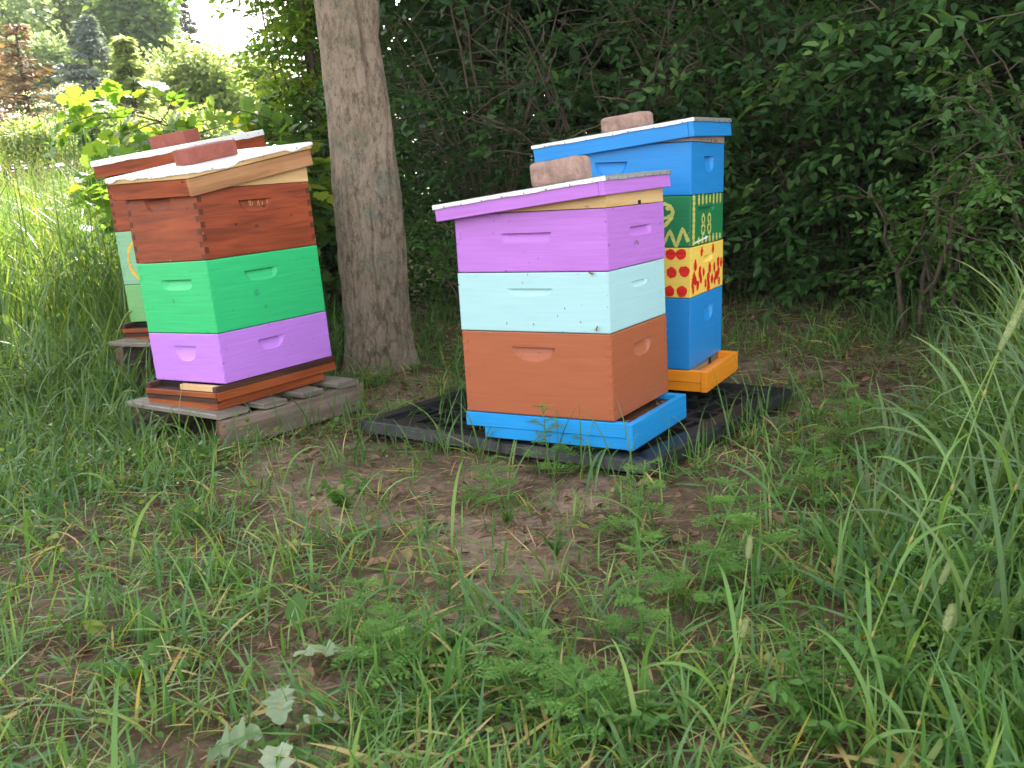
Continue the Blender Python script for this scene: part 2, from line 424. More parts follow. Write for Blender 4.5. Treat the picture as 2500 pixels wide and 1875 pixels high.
# leaf templates: x across (unit = width), y along (unit = length), z
T_LEAF = (np.array([(0,0,0),(-.42,.28,.07),(0,.3,0),(.42,.28,.07),(-.36,.65,.03),(0,.66,-.04),(.36,.65,.03),(0,1,-.12)]),
          [[(0,2,1),(0,3,2),(5,7,4),(5,6,7)], [(2,5,4,1),(2,3,6,5)]])
T_QUAD = (np.array([(-.5,0,0),(.5,0,0),(.4,1,-.12),(-.4,1,-.12)]), [[(0,1,2,3)]])
T_TRI = (np.array([(-.5,0,0),(.5,0,0),(0,1,0)]), [[(0,1,2)]])
T_DIA = (np.array([(0,0,0),(.5,.45,.05),(0,1,0),(-.5,.45,.05)]), [[(0,1,2,3)]])
def _lobed(pts, droop=.15):
    v = [(0, .18, 0)]
    for x, y in pts: v.append((x, y, .06 * abs(x) - droop * max(0, y - .3) ** 2))
    n = len(pts)
    return (np.array(v), [[(0, i + 1, (i + 1) % n + 1) for i in range(n)]])
T_GRAPE = _lobed([(0,.06),(.30,-.04),(.50,.18),(.40,.30),(.56,.52),(.34,.58),(.28,.82),(.10,.80),(0,1),(-.10,.80),(-.28,.82),(-.34,.58),(-.56,.52),(-.40,.30),(-.50,.18),(-.30,-.04)])
T_MAPLE = _lobed([(0,.02),(.22,.10),(.5,.08),(.36,.26),(.58,.50),(.30,.50),(.22,.62),(0,1),(-.22,.62),(-.30,.50),(-.58,.50),(-.36,.26),(-.5,.08),(-.22,.10)])
def _toothed(n=7):
    T = [0.]; W = [.02]
    for i in range(n):
        t = (i + .2) / n; w = .5 * math.sin(math.pi * min(1, t * .85 + .10)) ** .9
        T += [t, t + .40 / n]; W += [w * .66, w]
    T.append(1.); W.append(.0)
    v = []; f = []
    curl = .05 * np.sin(np.arange(len(T)) * 1.7)
    for k, (t, w) in enumerate(zip(T, W)):
        z = -.20 * t * t
        v += [(-w, t - .03 * w, z + .16 * w + curl[k] * w * 2), (0, t, z), (w, t - .03 * w, z + .20 * w - curl[k] * w * 2)]
    for k in range(len(T) - 1):
        o = 3 * k; f += [(o, o + 1, o + 4, o + 3), (o + 1, o + 2, o + 5, o + 4)]
    return (np.array(v), [f])
T_TOOTH = _toothed()

def blades(mb, root, head, L, W, t0, t1, seg=5, tint=None, twist=None, power=1.0):
    """curved tapering ribbons: root (N,3), heading angle, start and end lean from vertical"""
    N = len(root)
    if N == 0: return
    L = np.broadcast_to(L, (N,)); W = np.broadcast_to(W, (N,))
    tt = np.linspace(0, 1, seg + 1)
    th = t0[:, None] + (t1 - t0)[:, None] * tt[None] ** power
    ds = L[:, None] / seg
    hx = np.cumsum(np.sin(th) * ds, 1) - np.sin(th[:, :1]) * ds; hz = np.cumsum(np.cos(th) * ds, 1) - np.cos(th[:, :1]) * ds
    P = root[:, None] + np.stack([np.cos(head)[:, None] * hx, np.sin(head)[:, None] * hx, hz], -1)
    tw = rng.normal(0, .5, N) if twist is None else twist
    twt = tw[:, None] * (0.4 + tt[None])
    side = np.stack([-np.sin(head), np.cos(head), np.zeros(N)], -1)[:, None]
    tang = np.stack([np.cos(head)[:, None] * np.sin(th), np.sin(head)[:, None] * np.sin(th), np.cos(th)], -1)
    nor = np.cross(side + 0 * tang, tang)
    sd = side * np.cos(twt)[..., None] + nor * np.sin(twt)[..., None]
    prof = np.minimum(1, .65 + 1.5 * tt) * np.clip((1 - tt) * 1.9, 0.02, 1) ** .8
    w = W[:, None] * prof[None] * .5
    V = np.stack([P - sd * w[..., None], P + sd * w[..., None]], 2)      # N,seg+1,2,3
    k = 2 * (seg + 1); i = np.arange(seg)[None, :, None] * 2 + (np.arange(N) * k)[:, None, None]
    q = (i + np.array([0, 1, 3, 2])[None, None]).reshape(-1, 4)
    t = rng.random(N) if tint is None else tint
    mb.add(V.reshape(-1, 3), q, 0, np.repeat(t, k))

# ------------------------------------------------------------------ beehives
def rotm(yaw, tx, ty):
    return Matrix.Rotation(tx, 4, 'X') @ Matrix.Rotation(ty, 4, 'Y') @ Matrix.Rotation(yaw, 4, 'Z')
def panel(mb, O, U, V, N, w, h, hold=None, seed=0):
    O, U, V, N = (np.array(k, float) for k in (O, U, V, N))
    e = .0035
    us = np.unique(np.round(np.concatenate([np.linspace(0, w, 24), [e, w - e, e * .4, w - e * .4]]), 5))
    vs = np.unique(np.round(np.concatenate([np.linspace(0, h, 12), [e, h - e, e * .4, h - e * .4]]), 5))
    if hold:
        hu, ht, hw, hh, hd, pw = hold
        vl = h - ht
        us = np.unique(np.round(np.concatenate([us, np.linspace(hu - hw / 2 - .004, hu + hw / 2 + .004, 56)]), 5))
        vs = np.unique(np.round(np.concatenate([vs[(vs > vl + .004) | (vs < vl - hh - .004)], np.linspace(vl - hh - .003, vl - .0012, 22), [vl, vl + .0006, vl + .003]]), 5))
    UU, VV = np.meshgrid(us, vs)
    ed = np.minimum(np.minimum(UU, w - UU), np.minimum(VV, h - VV))
    d = .0014 * np.clip(1 - ed / e, 0, 1) ** 2
    d += .0005 * fbm(UU * 40, VV * 40, 1, seed + 11) * np.clip(ed / .01, 0, 1)
    if hold:
        t = (vl - VV) / hh
        half = hw / 2 * np.clip(1 - np.clip(t, 0, 1) ** pw, 0, 1) ** (1 / pw)
        ins = (t >= -.001) & (t < 1)
        x = np.abs(UU - hu) / np.maximum(half, 1e-4)
        dep = hd * np.clip(1 - t, 0, 1) ** .75 * np.clip((1 - x) * 5, 0, 1) ** .6
        d += np.where(ins, dep, 0)
    P = O + UU[..., None] * U + VV[..., None] * V - d[..., None] * N
    mb.grid(P)
def face_pts(F, uv, lift=.0009):
    O, U, V, N = F; uv = np.asarray(uv, float)
    return O + uv[:, :1] * U + uv[:, 1:2] * V + N * lift
def blot(mb, F, u, v, ru, rv, mat, n=14, rough=.08, lift=.0009):
    th = np.linspace(0, 2 * np.pi, n, endpoint=False)
    r = 1 + rough * rng.normal(0, 1, n)
    pts = np.concatenate([[[u, v]], np.stack([u + ru * r * np.cos(th), v + rv * r * np.sin(th)], 1)])
    mb.add(face_pts(F, pts, lift), np.array([(0, 1 + i, 1 + (i + 1) % n) for i in range(n)]), mat)
def stroke(mb, F, pts, wd, mat, closed=False, lift=.0009, rough=.12):
    p = np.asarray(pts, float); q = [p]
    if not closed:
        m = np.linspace(0, len(p) - 1, max(2, (len(p) - 1) * 6 + 1)); p = np.stack([np.interp(m, np.arange(len(p)), p[:, k]) for k in (0, 1)], 1)
    t = nrm((np.roll(p, -1, 0) - np.roll(p, 1, 0)) if closed else np.gradient(p, axis=0))
    n = np.stack([-t[:, 1], t[:, 0]], 1); w = wd / 2 * (1 + rough * rng.normal(0, 1, len(p)))[:, None]
    V = face_pts(F, np.concatenate([p - n * w, p + n * w]), lift); k = len(p)
    rg = range(k if closed else k - 1)
    mb.add(V, np.array([(i, (i + 1) % k, k + (i + 1) % k, k + i) for i in rg]), mat)
def ring(u, v, ru, rv, n=20, a0=0, a1=2 * np.pi):
    th = np.linspace(a0, a1, n, endpoint=False); return np.stack([u + ru * np.cos(th), v + rv * np.sin(th)], 1)

def hive_box(parent, a, b, z0, z1, mats, holdL=None, holdR=None, fingers=True, seed=0, deco=None, shift=(0, 0), fing_h=.019):
    mb = MB(); g = .0012; z0 += g; z1 -= g; h = z1 - z0; ox, oy = shift
    X0, X1, Y0, Y1 = -a + ox, ox, oy, b + oy
    Fs = {'L': ((X0, Y0, z0), (1, 0, 0), (0, 0, 1), (0, -1, 0), a), 'R': ((X1, Y0, z0), (0, 1, 0), (0, 0, 1), (1, 0, 0), b),
          'B': ((X1, Y1, z0), (-1, 0, 0), (0, 0, 1), (0, 1, 0), a), 'W': ((X0, Y1, z0), (0, -1, 0), (0, 0, 1), (-1, 0, 0), b)}
    for k, (O, U, V, N, w) in Fs.items():
        hold = holdL if k in 'LB' else holdR
        panel(mb, O, U, V, N, w, h, hold, seed + ord(k))
    i = .002
    mb.add([(X0+i,Y0+i,z1-.0012),(X1-i,Y0+i,z1-.0012),(X1-i,Y1-i,z1-.0012),(X0+i,Y1-i,z1-.0012)], np.array([(0,1,2,3)]))
    mb.add([(X0+i,Y0+i,z0+.0012),(X1-i,Y0+i,z0+.0012),(X1-i,Y1-i,z0+.0012),(X0+i,Y1-i,z0+.0012)], np.array([(3,2,1,0)]))
    if fingers:
        n = int(h / fing_h) | 1; fh = h / n; t = .019; pr = .0010
        for k in range(n):
            za, zb = z0 + k * fh + .0007, z0 + (k + 1) * fh - .0007
            if k == 0: za += .002
            if k == n - 1: zb -= .002
            p = pr * (1 + rng.uniform(-.5, .8)); e = .0022
            if k % 2 == 0:
                mb.box((X1 - t, Y0 - p, za), (X1 - e, Y0 + .003, zb), 1, .0005); mb.box((X0 + e, Y0 - p, za), (X0 + t, Y0 + .003, zb), 1, .0005)
            else:
                mb.box((X1 - .003, Y0 + e, za), (X1 + p, Y0 + t, zb), 1, .0005); mb.box((X1 - .003, Y1 - t, za), (X1 + p, Y1 - e, zb), 1, .0005)
    FF = {k: tuple(np.array(q, float) for q in v[:4]) for k, v in Fs.items()}
    ci = len(mats); mats = list(mats) + [CHIP, GRIME]
    for k, w in (('L', a), ('R', b)):
        for q in range(9):      # worn corners and edges
            side = rng.integers(0, 4); u_, v_ = rng.uniform(.004, w - .004), rng.uniform(.004, h - .004)
            if side == 0: u_ = rng.uniform(.0035, .006)
            elif side == 1: u_ = w - rng.uniform(.0035, .006)
            elif side == 2: v_ = rng.uniform(.0035, .006)
            else: v_ = h - rng.uniform(.0035, .006)
            blot(mb, FF[k], u_, v_, rng.uniform(.0008, .0030), rng.uniform(.0008, .0026), ci if rng.random() < .45 else ci + 1, 8, .3, .0012)
        for q in range(7):      # bee spotting and small drips
            u_, v_ = rng.uniform(.02, w - .02), rng.uniform(.02, h - .02)
            blot(mb, FF[k], u_, v_, rng.uniform(.0006, .0014), rng.uniform(.0010, .0042), ci + 1, 8, .25, .0013)
    if deco: deco(mb, FF, h)
    return mb.build("hive_box", mats, parent, smooth=False)

def lid_sheet_skirt(mb, a, b, base, wob, mat, th=.0025, seed=0, n=60):
    """folded sheet: top plus a skirt with an uneven lower edge"""
    o = .003
    pts = []; per = []
    for (p, q, k) in (((-a - o, -o), (o, -o), n), ((o, -o), (o, b + o), n), ((o, b + o), (-a - o, b + o), n), ((-a - o, b + o), (-a - o, -o), n)):
        for t in np.linspace(0, 1, k, endpoint=False): pts.append((p[0] + (q[0] - p[0]) * t, p[1] + (q[1] - p[1]) * t))
    P = np.array(pts); m = len(P); s = np.arange(m)
    dz = base + wob * fbm(s * .16, s * .05, 1, seed)
    dz = np.clip(dz, .004, None)
    wav = .0012 * fbm(s * .9, s * .1, 1, seed + 5)
    up = np.concatenate([P, (th + wav * .3)[:, None]], 1); c = np.array([-a / 2, b / 2, 0])
    out_ = nrm(np.stack([np.sign(P[:, 0] + a / 2) * (np.abs(P[:, 0] + a / 2) > a / 2), np.sign(P[:, 1] - b / 2) * (np.abs(P[:, 1] - b / 2) > b / 2), np.zeros(m)], 1))
    e1 = np.concatenate([P, np.full((m, 1), -.001)], 1) + out_ * .0015
    lo = np.concatenate([P, -dz[:, None]], 1) + out_ * (wav + .001)[:, None]
    inn = up.copy(); inn[:, :2] = c[:2] + (P - c[:2]) * .985; inn[:, 2] = th + .0015 + .0012 * fbm(P[:, 0] * 9, P[:, 1] * 9, 1, seed)
    V = np.stack([inn, up, e1, lo], 0)
    V = np.concatenate([V, V[:, :1]], 1)
    mb.grid(V, mat, flip=True)
    mb.add(np.concatenate([inn, [[c[0], c[1], th + .002]]]), np.array([(i, (i + 1) % m, m) for i in range(m)]), mat)

def hive_lid(parent, mat4, a, b, h, m_left, m_right, m_sheet, skirt, wob, top_board=None, seed=0, tacks=6):
    e = empty("lid"); e.parent = parent; e.matrix_local = mat4
    t = .018; zt = -.001
    if top_board:
        mb = MB(); mb.box((-a, 0, -.020), (0, b, zt), 0, .002); mb.build("top_board", top_board, e, False); zt = -.0215
        inset = .006
    else:
        mb = MB(); mb.box((-a + t, t, -.012), (-t, b - t, zt), 0); mb.build("top_board", W_GREY, e, False); inset = 0
    i = inset
    mb = MB(); mb.box((-a + i, i, -h), (-t - i * 0, t + i, zt), 0, .0015); mb.build("side_board", m_left, e, False)
    mb = MB(); mb.box((-t - i + .0006, i - .0015, -h - .0012), (-i, b - i, zt), 0, .0015); mb.build("side_board", m_right, e, False)
    mb = MB(); mb.box((-a + i, b - t - i, -h), (-t - i, b - i, zt), 0, .0015); mb.build("side_board", m_left, e, False)
    mb = MB(); mb.box((-a + i, t + i + .0006, -h), (-a + t + i, b - t - i - .0006, zt), 0, .0015); mb.build("side_board", m_right, e, False)
    mb = MB(); lid_sheet_skirt(mb, a, b, skirt, wob, 0, seed=seed)
    for k in range(tacks):
        u = (k + .5 + rng.uniform(-.2, .2)) / tacks
        x = -a * u; z = -min(skirt * .6, .010)
        for (p, dx) in (((x, -.0044, z), (.0016, .001, .0026)), ((.0044, b * u, z), (.001, .0016, .0026))):
            mb.box(tuple(np.array(p) - dx), tuple(np.array(p) + dx), 1)
    mb.build("cover_sheet", [m_sheet, TACK], e, True)
    return e
def wedge(parent, a, b, z, hx0, hx1, hy1, mat, name="spacer_rim", painted_hole=False):
    """shim frame: heights at x=-a, x=0 (y=0) and extra at y=b"""
    t = .02; mb = MB()
    def H(x, y): return z + .0012 + hx0 + (hx1 - hx0) * (x + a) / a + hy1 * y / b
    for (x0, x1, y0, y1) in ((-a, 0, 0, t), (-a, 0, b - t, b), (-t, 0, t + .0004, b - t - .0004), (-a, -a + t, t + .0004, b - t - .0004)):
        c = [(x0,y0),(x1,y0),(x1,y1),(x0,y1)]
        v = [(x, y, z + .0012) for x, y in c] + [(x, y, H(x, y)) for x, y in c]
        mb.add(v, np.array([(0,3,2,1),(4,5,6,7),(0,1,5,4),(1,2,6,5),(2,3,7,6),(3,0,4,7)]))
    if painted_hole: mb.box((-.001, b * .53, z + .0015), (.0006, b * .58, z + .012), 1)  # dark patch on the rim, painted shade instead of a cut opening
    return mb.build(name, [mat, HOLE_SHADE], parent, False)

def hive_root(p, yaw, tx, ty, label):
    m = Matrix.Translation((p[0], p[1], p[2] + CAM_Z)) @ rotm(yaw, tx, ty)
    return tag(empty("beehive", mat=m), label, "beehive", "painted beehives under the trees")

slot = lambda w, t=.055, hw=.15, hh=.028: (w, t, hw, hh, .013, 6)
scoop = lambda w, t=.045, hw=.125, hh=.045: (w, t, hw, hh, .016, 2.4)

# --- purple topped hive, front right
hA = hive_root((.286, 2.653, -.678), -.5495, -.003, .003, "purple, pale aqua and terracotta painted beehive standing on a bright blue base")
A_, B_ = .505, .413
hive_box(hA, A_, B_, 0, .255, [P_BROWN, P_BROWN], scoop(.25, .045, .145, .042), scoop(.215, .05, .135, .045), seed=1, fing_h=.013)
hive_box(hA, A_, B_, .255, .431, [P_AQUA, P_AQUA], (.25, .047, .15, .021, .010, 3), (.215, .045, .12, .018, .007, 3), fingers=False, seed=2, shift=(-.001, -.001))
hive_box(hA, A_, B_, .431, .605, [P_PURPLE, P_PURPLE], slot(.245, .06, .165, .029), slot(.23, .06, .16, .027), seed=3, shift=(.001, .001), fing_h=.022)
wedge(hA, A_, B_, .605, .020, .062, .008, W_PINE, painted_hole=True)
hive_lid(hA, Matrix.Translation((.012, -.036, .688)) @ Matrix.Rotation(R_(1.2), 4, 'X') @ Matrix.Rotation(R_(-5.43), 4, 'Y'), .565, .475, .047, P_PURPLE, P_PURPLE, METAL, .0105, .002, seed=3, tacks=8)
def bottom_A(parent, a, b, h, ext, mat, floor, drop, cleat=True, reducer=None):
    e = empty("bottom_board"); e.parent = parent
    z = -.002; t = .022
    mb = MB(); mb.box((-a - .004, -.004, z - h * .55), (ext - t, t, z), 0, .0015); mb.build("side_rail", mat, e, False)
    mb = MB(); mb.box((-a - .004, b - t, z - h * .55), (ext - t, b + .004, z), 0, .0015); mb.build("side_rail", mat, e, False)
    mb = MB(); mb.box((ext - t + .0006, -.0055, z - h), (ext, b + .0055, z - .001), 0, .0015); mb.build("front_rail", mat, e, False)
    mb = MB(); mb.box((-a + .06, 0.0, z - h), (ext - t, b, z - h * .55 - .0006), 0, .0015); mb.build("cleat", mat, e, False)
    mb = MB(); mb.box((-a + .001, t + .0006, z - h * .5), (ext - t - .0004, b - t - .0006, z - drop), 0); mb.build("floor_board", floor, e, False)
    if reducer:
        mb = MB(); mb.box((-.03, t + .002, z - drop + .0006), (-.006, b - t - .002, z - .0006), 0, .001)
        mb.box((-.0062, b * .62, z - drop + .001), (-.005, b * .7, z - .002), 1)  # dark plate on the block stands in for a shaded opening
        mb.build("entrance_block", [reducer, HOLE_SHADE], e, False)
    return e
bottom_A(hA, A_, B_, .078, .058, P_SKY, W_DARK, .016)

# --- blue topped hive, behind
hB = hive_root((.609, 3.196, -.651), -.482, .006, .031, "tall blue beehive with a dark green box numbered 88 and a red dotted yellow box")
hive_box(hB, A_, B_, 0, .246, [P_BLUE, P_BLUE], scoop(.25, .05, .11, .05), scoop(.225, .048, .12, .055), fingers=False, seed=5)
def dots(mb, F, h):
    for (x, y) in ((1572,912),(1632,910),(1578,1022),(1653,1015),(1563,1135),(1638,1135)):
        blot(mb, F['L'], .505 - (1690 - x) / 1700, h - (y - 872) / 303 * h, .0185, .0185, 2, 18, .05)
    for k in range(3):
        for j in range(5): blot(mb, F['L'], .37 - j * .075 + rng.normal(0, .004), h * (.2 + .33 * k) + rng.normal(0, .003), .0185, .0185, 2, 18, .05)
    for (x, y) in ((1749,893),(1815,870),(1714,980),(1700,1085),(1715,1075),(1728,1100),(1738,1020),(1760,1020),(1745,1060),(1772,1090),(1788,1050),(1797,990),(1790,1110),(1812,1060),(1825,985),(1828,1070),(1848,955),(1850,1010),(1856,1075),(1868,960),(1703,1125),(1835,1040),(1708,1050),(1845,1040)):
        u = (x - 1690) / 190 * .413
        top = 872 - 52 * u / .413; bot = 1175 - 75 * u / .413
        s = rng.uniform(.8, 1.08)
        blot(mb, F['R'], min(max(u, .014), .398), min(max(h - (y - top) / (bot - top) * h, .02), h - .02), .0165 * s, .0185 * s, 2, 16, .14)
hive_box(hB, A_, B_, .246, .416, [P_YELLOW, P_YELLOW, P_RED], None, slot(.21, .04, .11, .022), fingers=False, seed=6, deco=dots, shift=(.001, 0))
def green88(mb, F, h):
    for cu in (.150, .226):
        for cv, ru, rv in ((h - .083, .0165, .0145), (h - .1165, .0195, .0165)):
            stroke(mb, F['R'], ring(cu, cv, ru, rv), .0115, 2, True)
    for k in range(9): blot(mb, F['R'], .035 + rng.normal(0, .002), .012 + k * .0185, .017, .0105, 2, 12, .06)
    for k in range(7):
        blot(mb, F['R'], .095 + k * .046, h - .016, .012, .0175 + rng.uniform(-.003, .003), 2, 12, .06)
        blot(mb, F['R'], .095 + k * .046, .015, .013, .0145 + rng.uniform(-.003, .003), 2, 12, .06)
    stroke(mb, F['R'], [(.05, .010), (.10, .014), (.17, .019), (.215, .022)], .006, 3, rough=.5, lift=.0013)
    L = F['L']
    stroke(mb, L, [(.505 - d, h - v) for d, v in ((.175, .16), (.150, .115), (.125, .166), (.095, .163), (.070, .112), (.048, .168), (.026, .105), (.006, .150))], .011, 2)
    stroke(mb, L, [(.505 - d, h - v) for d, v in ((.105, .030), (.088, .024), (.070, .032), (.060, .050), (.064, .070), (.085, .094), (.098, .102))], .012, 2)
    blot(mb, L, .505 - .078, h - .040, .008, .007, 2); stroke(mb, L, [(.505 - .098, h - .072), (.505 - .08, h - .07), (.505 - .066, h - .06)], .010, 2)
hive_box(hB, A_, B_, .416, .586, [P_DKGREEN, P_DKGREEN, P_LIME, WHITE], slot(.25), slot(.19, .042, .20, .018), fingers=False, seed=7, deco=green88, shift=(-.001, -.001))
hive_box(hB, A_, B_, .586, .759, [P_BLUE, P_BLUE], scoop(.225, .055, .115, .048), scoop(.215, .045, .12, .052), fingers=False, seed=8)
wedge(hB, A_, B_, .759, .008, .046, .010, W_RIMGREY)
hive_lid(hB, Matrix.Translation((.012, -.030, .830)) @ Matrix.Rotation(R_(1.76), 4, 'X') @ Matrix.Rotation(R_(-6.4), 4, 'Y'), .575, .478, .056, P_BLUE, P_BLUE, METAL, .010, .002, seed=9, tacks=7)
bottom_A(hB, A_, B_, .072, .062, P_ORANGE, P_ORANGE, .026, reducer=W_GREY)

# --- red brown topped hive, left
hC = hive_root((-.996, 3.272, -.611), -.643, -.002, -.033, "red stained, bright green and violet beehive leaning on a grey wooden pallet")
a2, b2 = .413, .505
hive_box(hC, a2, b2, 0, .178, [P_VIOLET, P_VIOLET], scoop(.21, .045, .13, .055), scoop(.225, .05, .115, .042), seed=11, fing_h=.022)
def smudge(mb, F, h):
    blot(mb, F['R'], .19, .115, .012, .012, 2, 14, .1); blot(mb, F['R'], .222, .06, .007, .008, 2, 12, .1); blot(mb, F['L'], .19, .115, .006, .010, 2, 12, .2)
hive_box(hC, a2, b2, .178, .432, [P_GREEN, P_GREEN, paint("worn_green_paint", (.03, .36, .16))], (.225, .062, .175, .036, .016, 5), (.225, .055, .145, .040, .012, 3), seed=12, deco=smudge, fing_h=.019)
def knots(mb, F, h):
    blot(mb, F['R'], .145, h - .128, .006, .006, 2, 12, .1); blot(mb, F['R'], .40, h - .115, .004, .004, 2, 10, .1)
    for k in range(9):
        u = .215 + rng.uniform(0, .09); stroke(mb, F['R'], [(u, h - .058 + rng.uniform(0, .012)), (u + rng.uniform(-.008, .008), h - .068 + rng.uniform(-.004, .006))], .0016, 3, lift=-.004)
hive_box(hC, a2, b2, .432, .669, [W_RED, W_REDEND, W_DARK, W_PINE], scoop(.19, .016, .15, .045), scoop(.245, .047, .145, .042), seed=13, deco=knots, fing_h=.0215)
wedge(hC, a2, b2, .669, .002, .002, .072, W_PINE)
hive_lid(hC, Matrix.Translation((.028, -.040, .723)) @ Matrix.Rotation(R_(8.6), 4, 'X') @ Matrix.Rotation(R_(2.0), 4, 'Y'), .470, .565, .078, W_RED, W_HONEY, WHITE, .0085, .010, top_board=W_PINE, seed=5, tacks=4)
def bottom_C(parent, a, b, h, ext):
    e = empty("bottom_board"); e.parent = parent; z = -.002; t = .022
    for x0 in (-a - .004, -t + .004):
        mb = MB(); mb.box((x0, -ext, z - .020), (x0 + t, b + .01, z), 1, .0015); mb.box((x0 + .001, -ext + .0008, z - h * .62), (x0 + t - .001 if x0 < -.1 else x0 + t + .0015, b + .008, z - .0208), 0, .0015)
        mb.build("side_rail", [W_BOARD, W_DARK], e, False)
    mb = MB(); mb.box((-a + t, -ext + .002, z - .040), (-t + .003, b, z - .022), 0); mb.build("floor_board", W_DARK, e, False)
    mb = MB(); mb.box((-a + .0, -ext - .006, z - .038), (.001, -ext - .0005, z - .020), 0, .001); mb.build("front_strip", W_BOARD, e, False)
    mb = MB(); mb.box((-a + .0, -ext - .004, z - .057), (.001, -ext + .014, z - .0405), 0, .001); mb.build("front_strip", W_DARK, e, False)
    mb = MB(); mb.box((-a + .002, -ext - .002, z - h), (-.003, b - .05, z - h * .62 - .001), 0, .0015); mb.build("cleat", W_BOARD, e, False)
    mb = MB(); mb.box((-a * .55, -.030, z - .0215), (-.021, -.008, z - .001), 0, .0015); mb.build("entrance_block", W_PINE, e, False)
    mb = MB(); mb.box((-a + t + .001, .004, z - .0215), (-a * .55 - .002, .02, z - .001), 0); mb.build("entrance_shade_bar", HOLE_SHADE, e, False)  # solid dark bar filling the slot as painted shade
    return e
bottom_C(hC, a2, b2, .082, .045)

# --- pale green hive, rear left
hD = hive_root((-1.25, 4.07, -.475), R_(-27), -.002, -.033, "partly hidden pale green beehive with a yellow ring, behind the red stained hive")
hive_box(hD, A_, B_, 0, .168, [P_LEAFGREEN, P_LEAFGREEN], None, None, fingers=False, seed=21)
def yring(mb, F, h): stroke(mb, F['L'], ring(.140, h * .45, .085, .088, 30), .014, 2, True)
hive_box(hD, A_, B_, .168, .402, [P_PALEGREEN, P_PALEGREEN, P_STROKE], None, None, seed=22, deco=yring)
hive_box(hD, A_, B_, .402, .642, [W_RED, W_REDEND], scoop(.25), scoop(.2), seed=23)
wedge(hD, A_, B_, .642, .02, .03, .06, W_DARK)
hive_lid(hD, Matrix.Translation((.03, -.035, .725)) @ Matrix.Rotation(R_(7.4), 4, 'X') @ Matrix.Rotation(R_(-1.6), 4, 'Y'), .565, .48, .070, W_RED, W_RED, WHITE, .020, .003, seed=15, tacks=6)
bottom_C(hD, A_, B_, .07, .05)

# --- bricks on the lids
def brick(sz, bev, mat, lid, lp, yaw, label, seed=0, rough=.002):
    mb = MB(); sx, sy, sz_ = sz; n = 10
    g = np.linspace(-1, 1, n)
    def sq(P):
        q = P * np.array([sx, sy, sz_]) / 2; inner = np.array([sx, sy, sz_]) / 2 - bev
        c = np.clip(q, -inner, inner); d = q - c; l = np.linalg.norm(d, axis=-1, keepdims=True)
        q = c + d / np.maximum(l, 1e-9) * np.minimum(l, bev)
        w = fbm(q[..., 0] * 60 + q[..., 2] * 23, q[..., 1] * 60 - q[..., 2] * 31, 1, seed)
        return q + nrm(q) * (rough * w)[..., None]
    for ax in range(3):
        for s in (-1, 1):
            A, B = np.meshgrid(g, g, indexing='ij'); P = np.zeros((n, n, 3))
            o1, o2 = [k for k in range(3) if k != ax]
            # denser near the rim
            P[..., ax] = s; P[..., o1] = np.sign(A) * np.abs(A) ** .5; P[..., o2] = np.sign(B) * np.abs(B) ** .5
            mb.grid(sq(P), flip=(s < 0) ^ (ax == 1))
    o = mb.build("brick", mat, None, True)
    bpy.context.view_layer.update()
    o.matrix_world = lid.matrix_world @ Matrix.Translation((lp[0], lp[1], sz_ / 2 + .005)) @ Matrix.Rotation(yaw, 4, 'Z')
    return tag(o, label, "brick", "bricks weighing down the lids")
LID = {h: [c for c in h.children if c.name.startswith("lid")][0] for h in (hA, hB, hC, hD)}
brick((.165, .105, .075), .016, BR_PAVER, LID[hA], (-.235, .21), R_(4), "rounded grey pink paver on the purple lid", 1, .0022)
brick((.165, .105, .060), .014, BR_PAVER, LID[hB], (-.30, .22), R_(-4), "rounded grey pink paver on the tall blue hive's lid", 2, .0022)
brick((.098, .205, .055), .003, BR_RED, LID[hC], (-.235, .27), R_(-4), "smooth red clay brick on the front white lid with honey coloured side", 3, .0006)
brick((.205, .098, .055), .003, BR_RED, LID[hD], (-.30, .25), R_(2), "smooth red clay brick on the rear white lid behind", 4, .0006)

# ------------------------------------------------------------------ pallets
def frame_mat(origin, xdir, z=0, tilt=(0, 0)):
    return Matrix.Translation((origin[0], origin[1], z)) @ Matrix.Rotation(tilt[0], 4, 'X') @ Matrix.Rotation(tilt[1], 4, 'Y') @ Matrix.Rotation(xdir, 4, 'Z')
# black plastic pallet: local origin at the near corner, -x to the left corner, +y to the right one
PZ = CAM_Z - .765
pm = frame_mat((.365, 2.55), R_(-38.5), PZ, (R_(-.3), R_(.2)))
pl = tag(empty("plastic_pallet", mat=pm), "low black plastic pallet with slotted deck carrying the purple and blue hives", "pallet")
PW, PD, RIM = 1.18, 1.06, .07
def rim(mb, a, b, r, prof, n=6):
    path = []
    for (cx_, cy_, a0) in ((-r, r, -90), (-r, b - r, 0), (-a + r, b - r, 90), (-a + r, r, 180)):
        for k in range(n + 1):
            th = R_(a0 + 90 * k / n); path.append((cx_, cy_, math.cos(th), math.sin(th)))
    P = np.array(path); V = []
    for (i, z) in prof:
        rr = r - i
        V.append(np.stack([P[:, 0] + rr * P[:, 2], P[:, 1] + rr * P[:, 3], np.full(len(P), z)], 1))
    V = np.stack(V, 0); V = np.concatenate([V, V[:, :1]], 1)
    mb.grid(V, flip=True)
mb = MB(); rim(mb, PW, PD, .04, [(RIM, -.05), (RIM, -.014), (RIM - .004, -.006), (.012, -.006), (.004, -.009), (.0, -.014), (-.008, -.042), (-.004, -.044), (.004, -.043)])
mb.build("rim", BLACK, pl, False)
mb = MB(); zt, zb = -.016, -.050
nx, ny = 9, 8
ex = np.linspace(-PW + RIM - .002, -RIM + .002, nx + 1); ey = np.linspace(RIM - .002, PD - RIM + .002, ny + 1)
for k, x in enumerate(ex):
    w = .011 if k % 3 else .022
    mb.box((x - w, ey[0], zb), (x + w, ey[-1], zt), 0, .002)
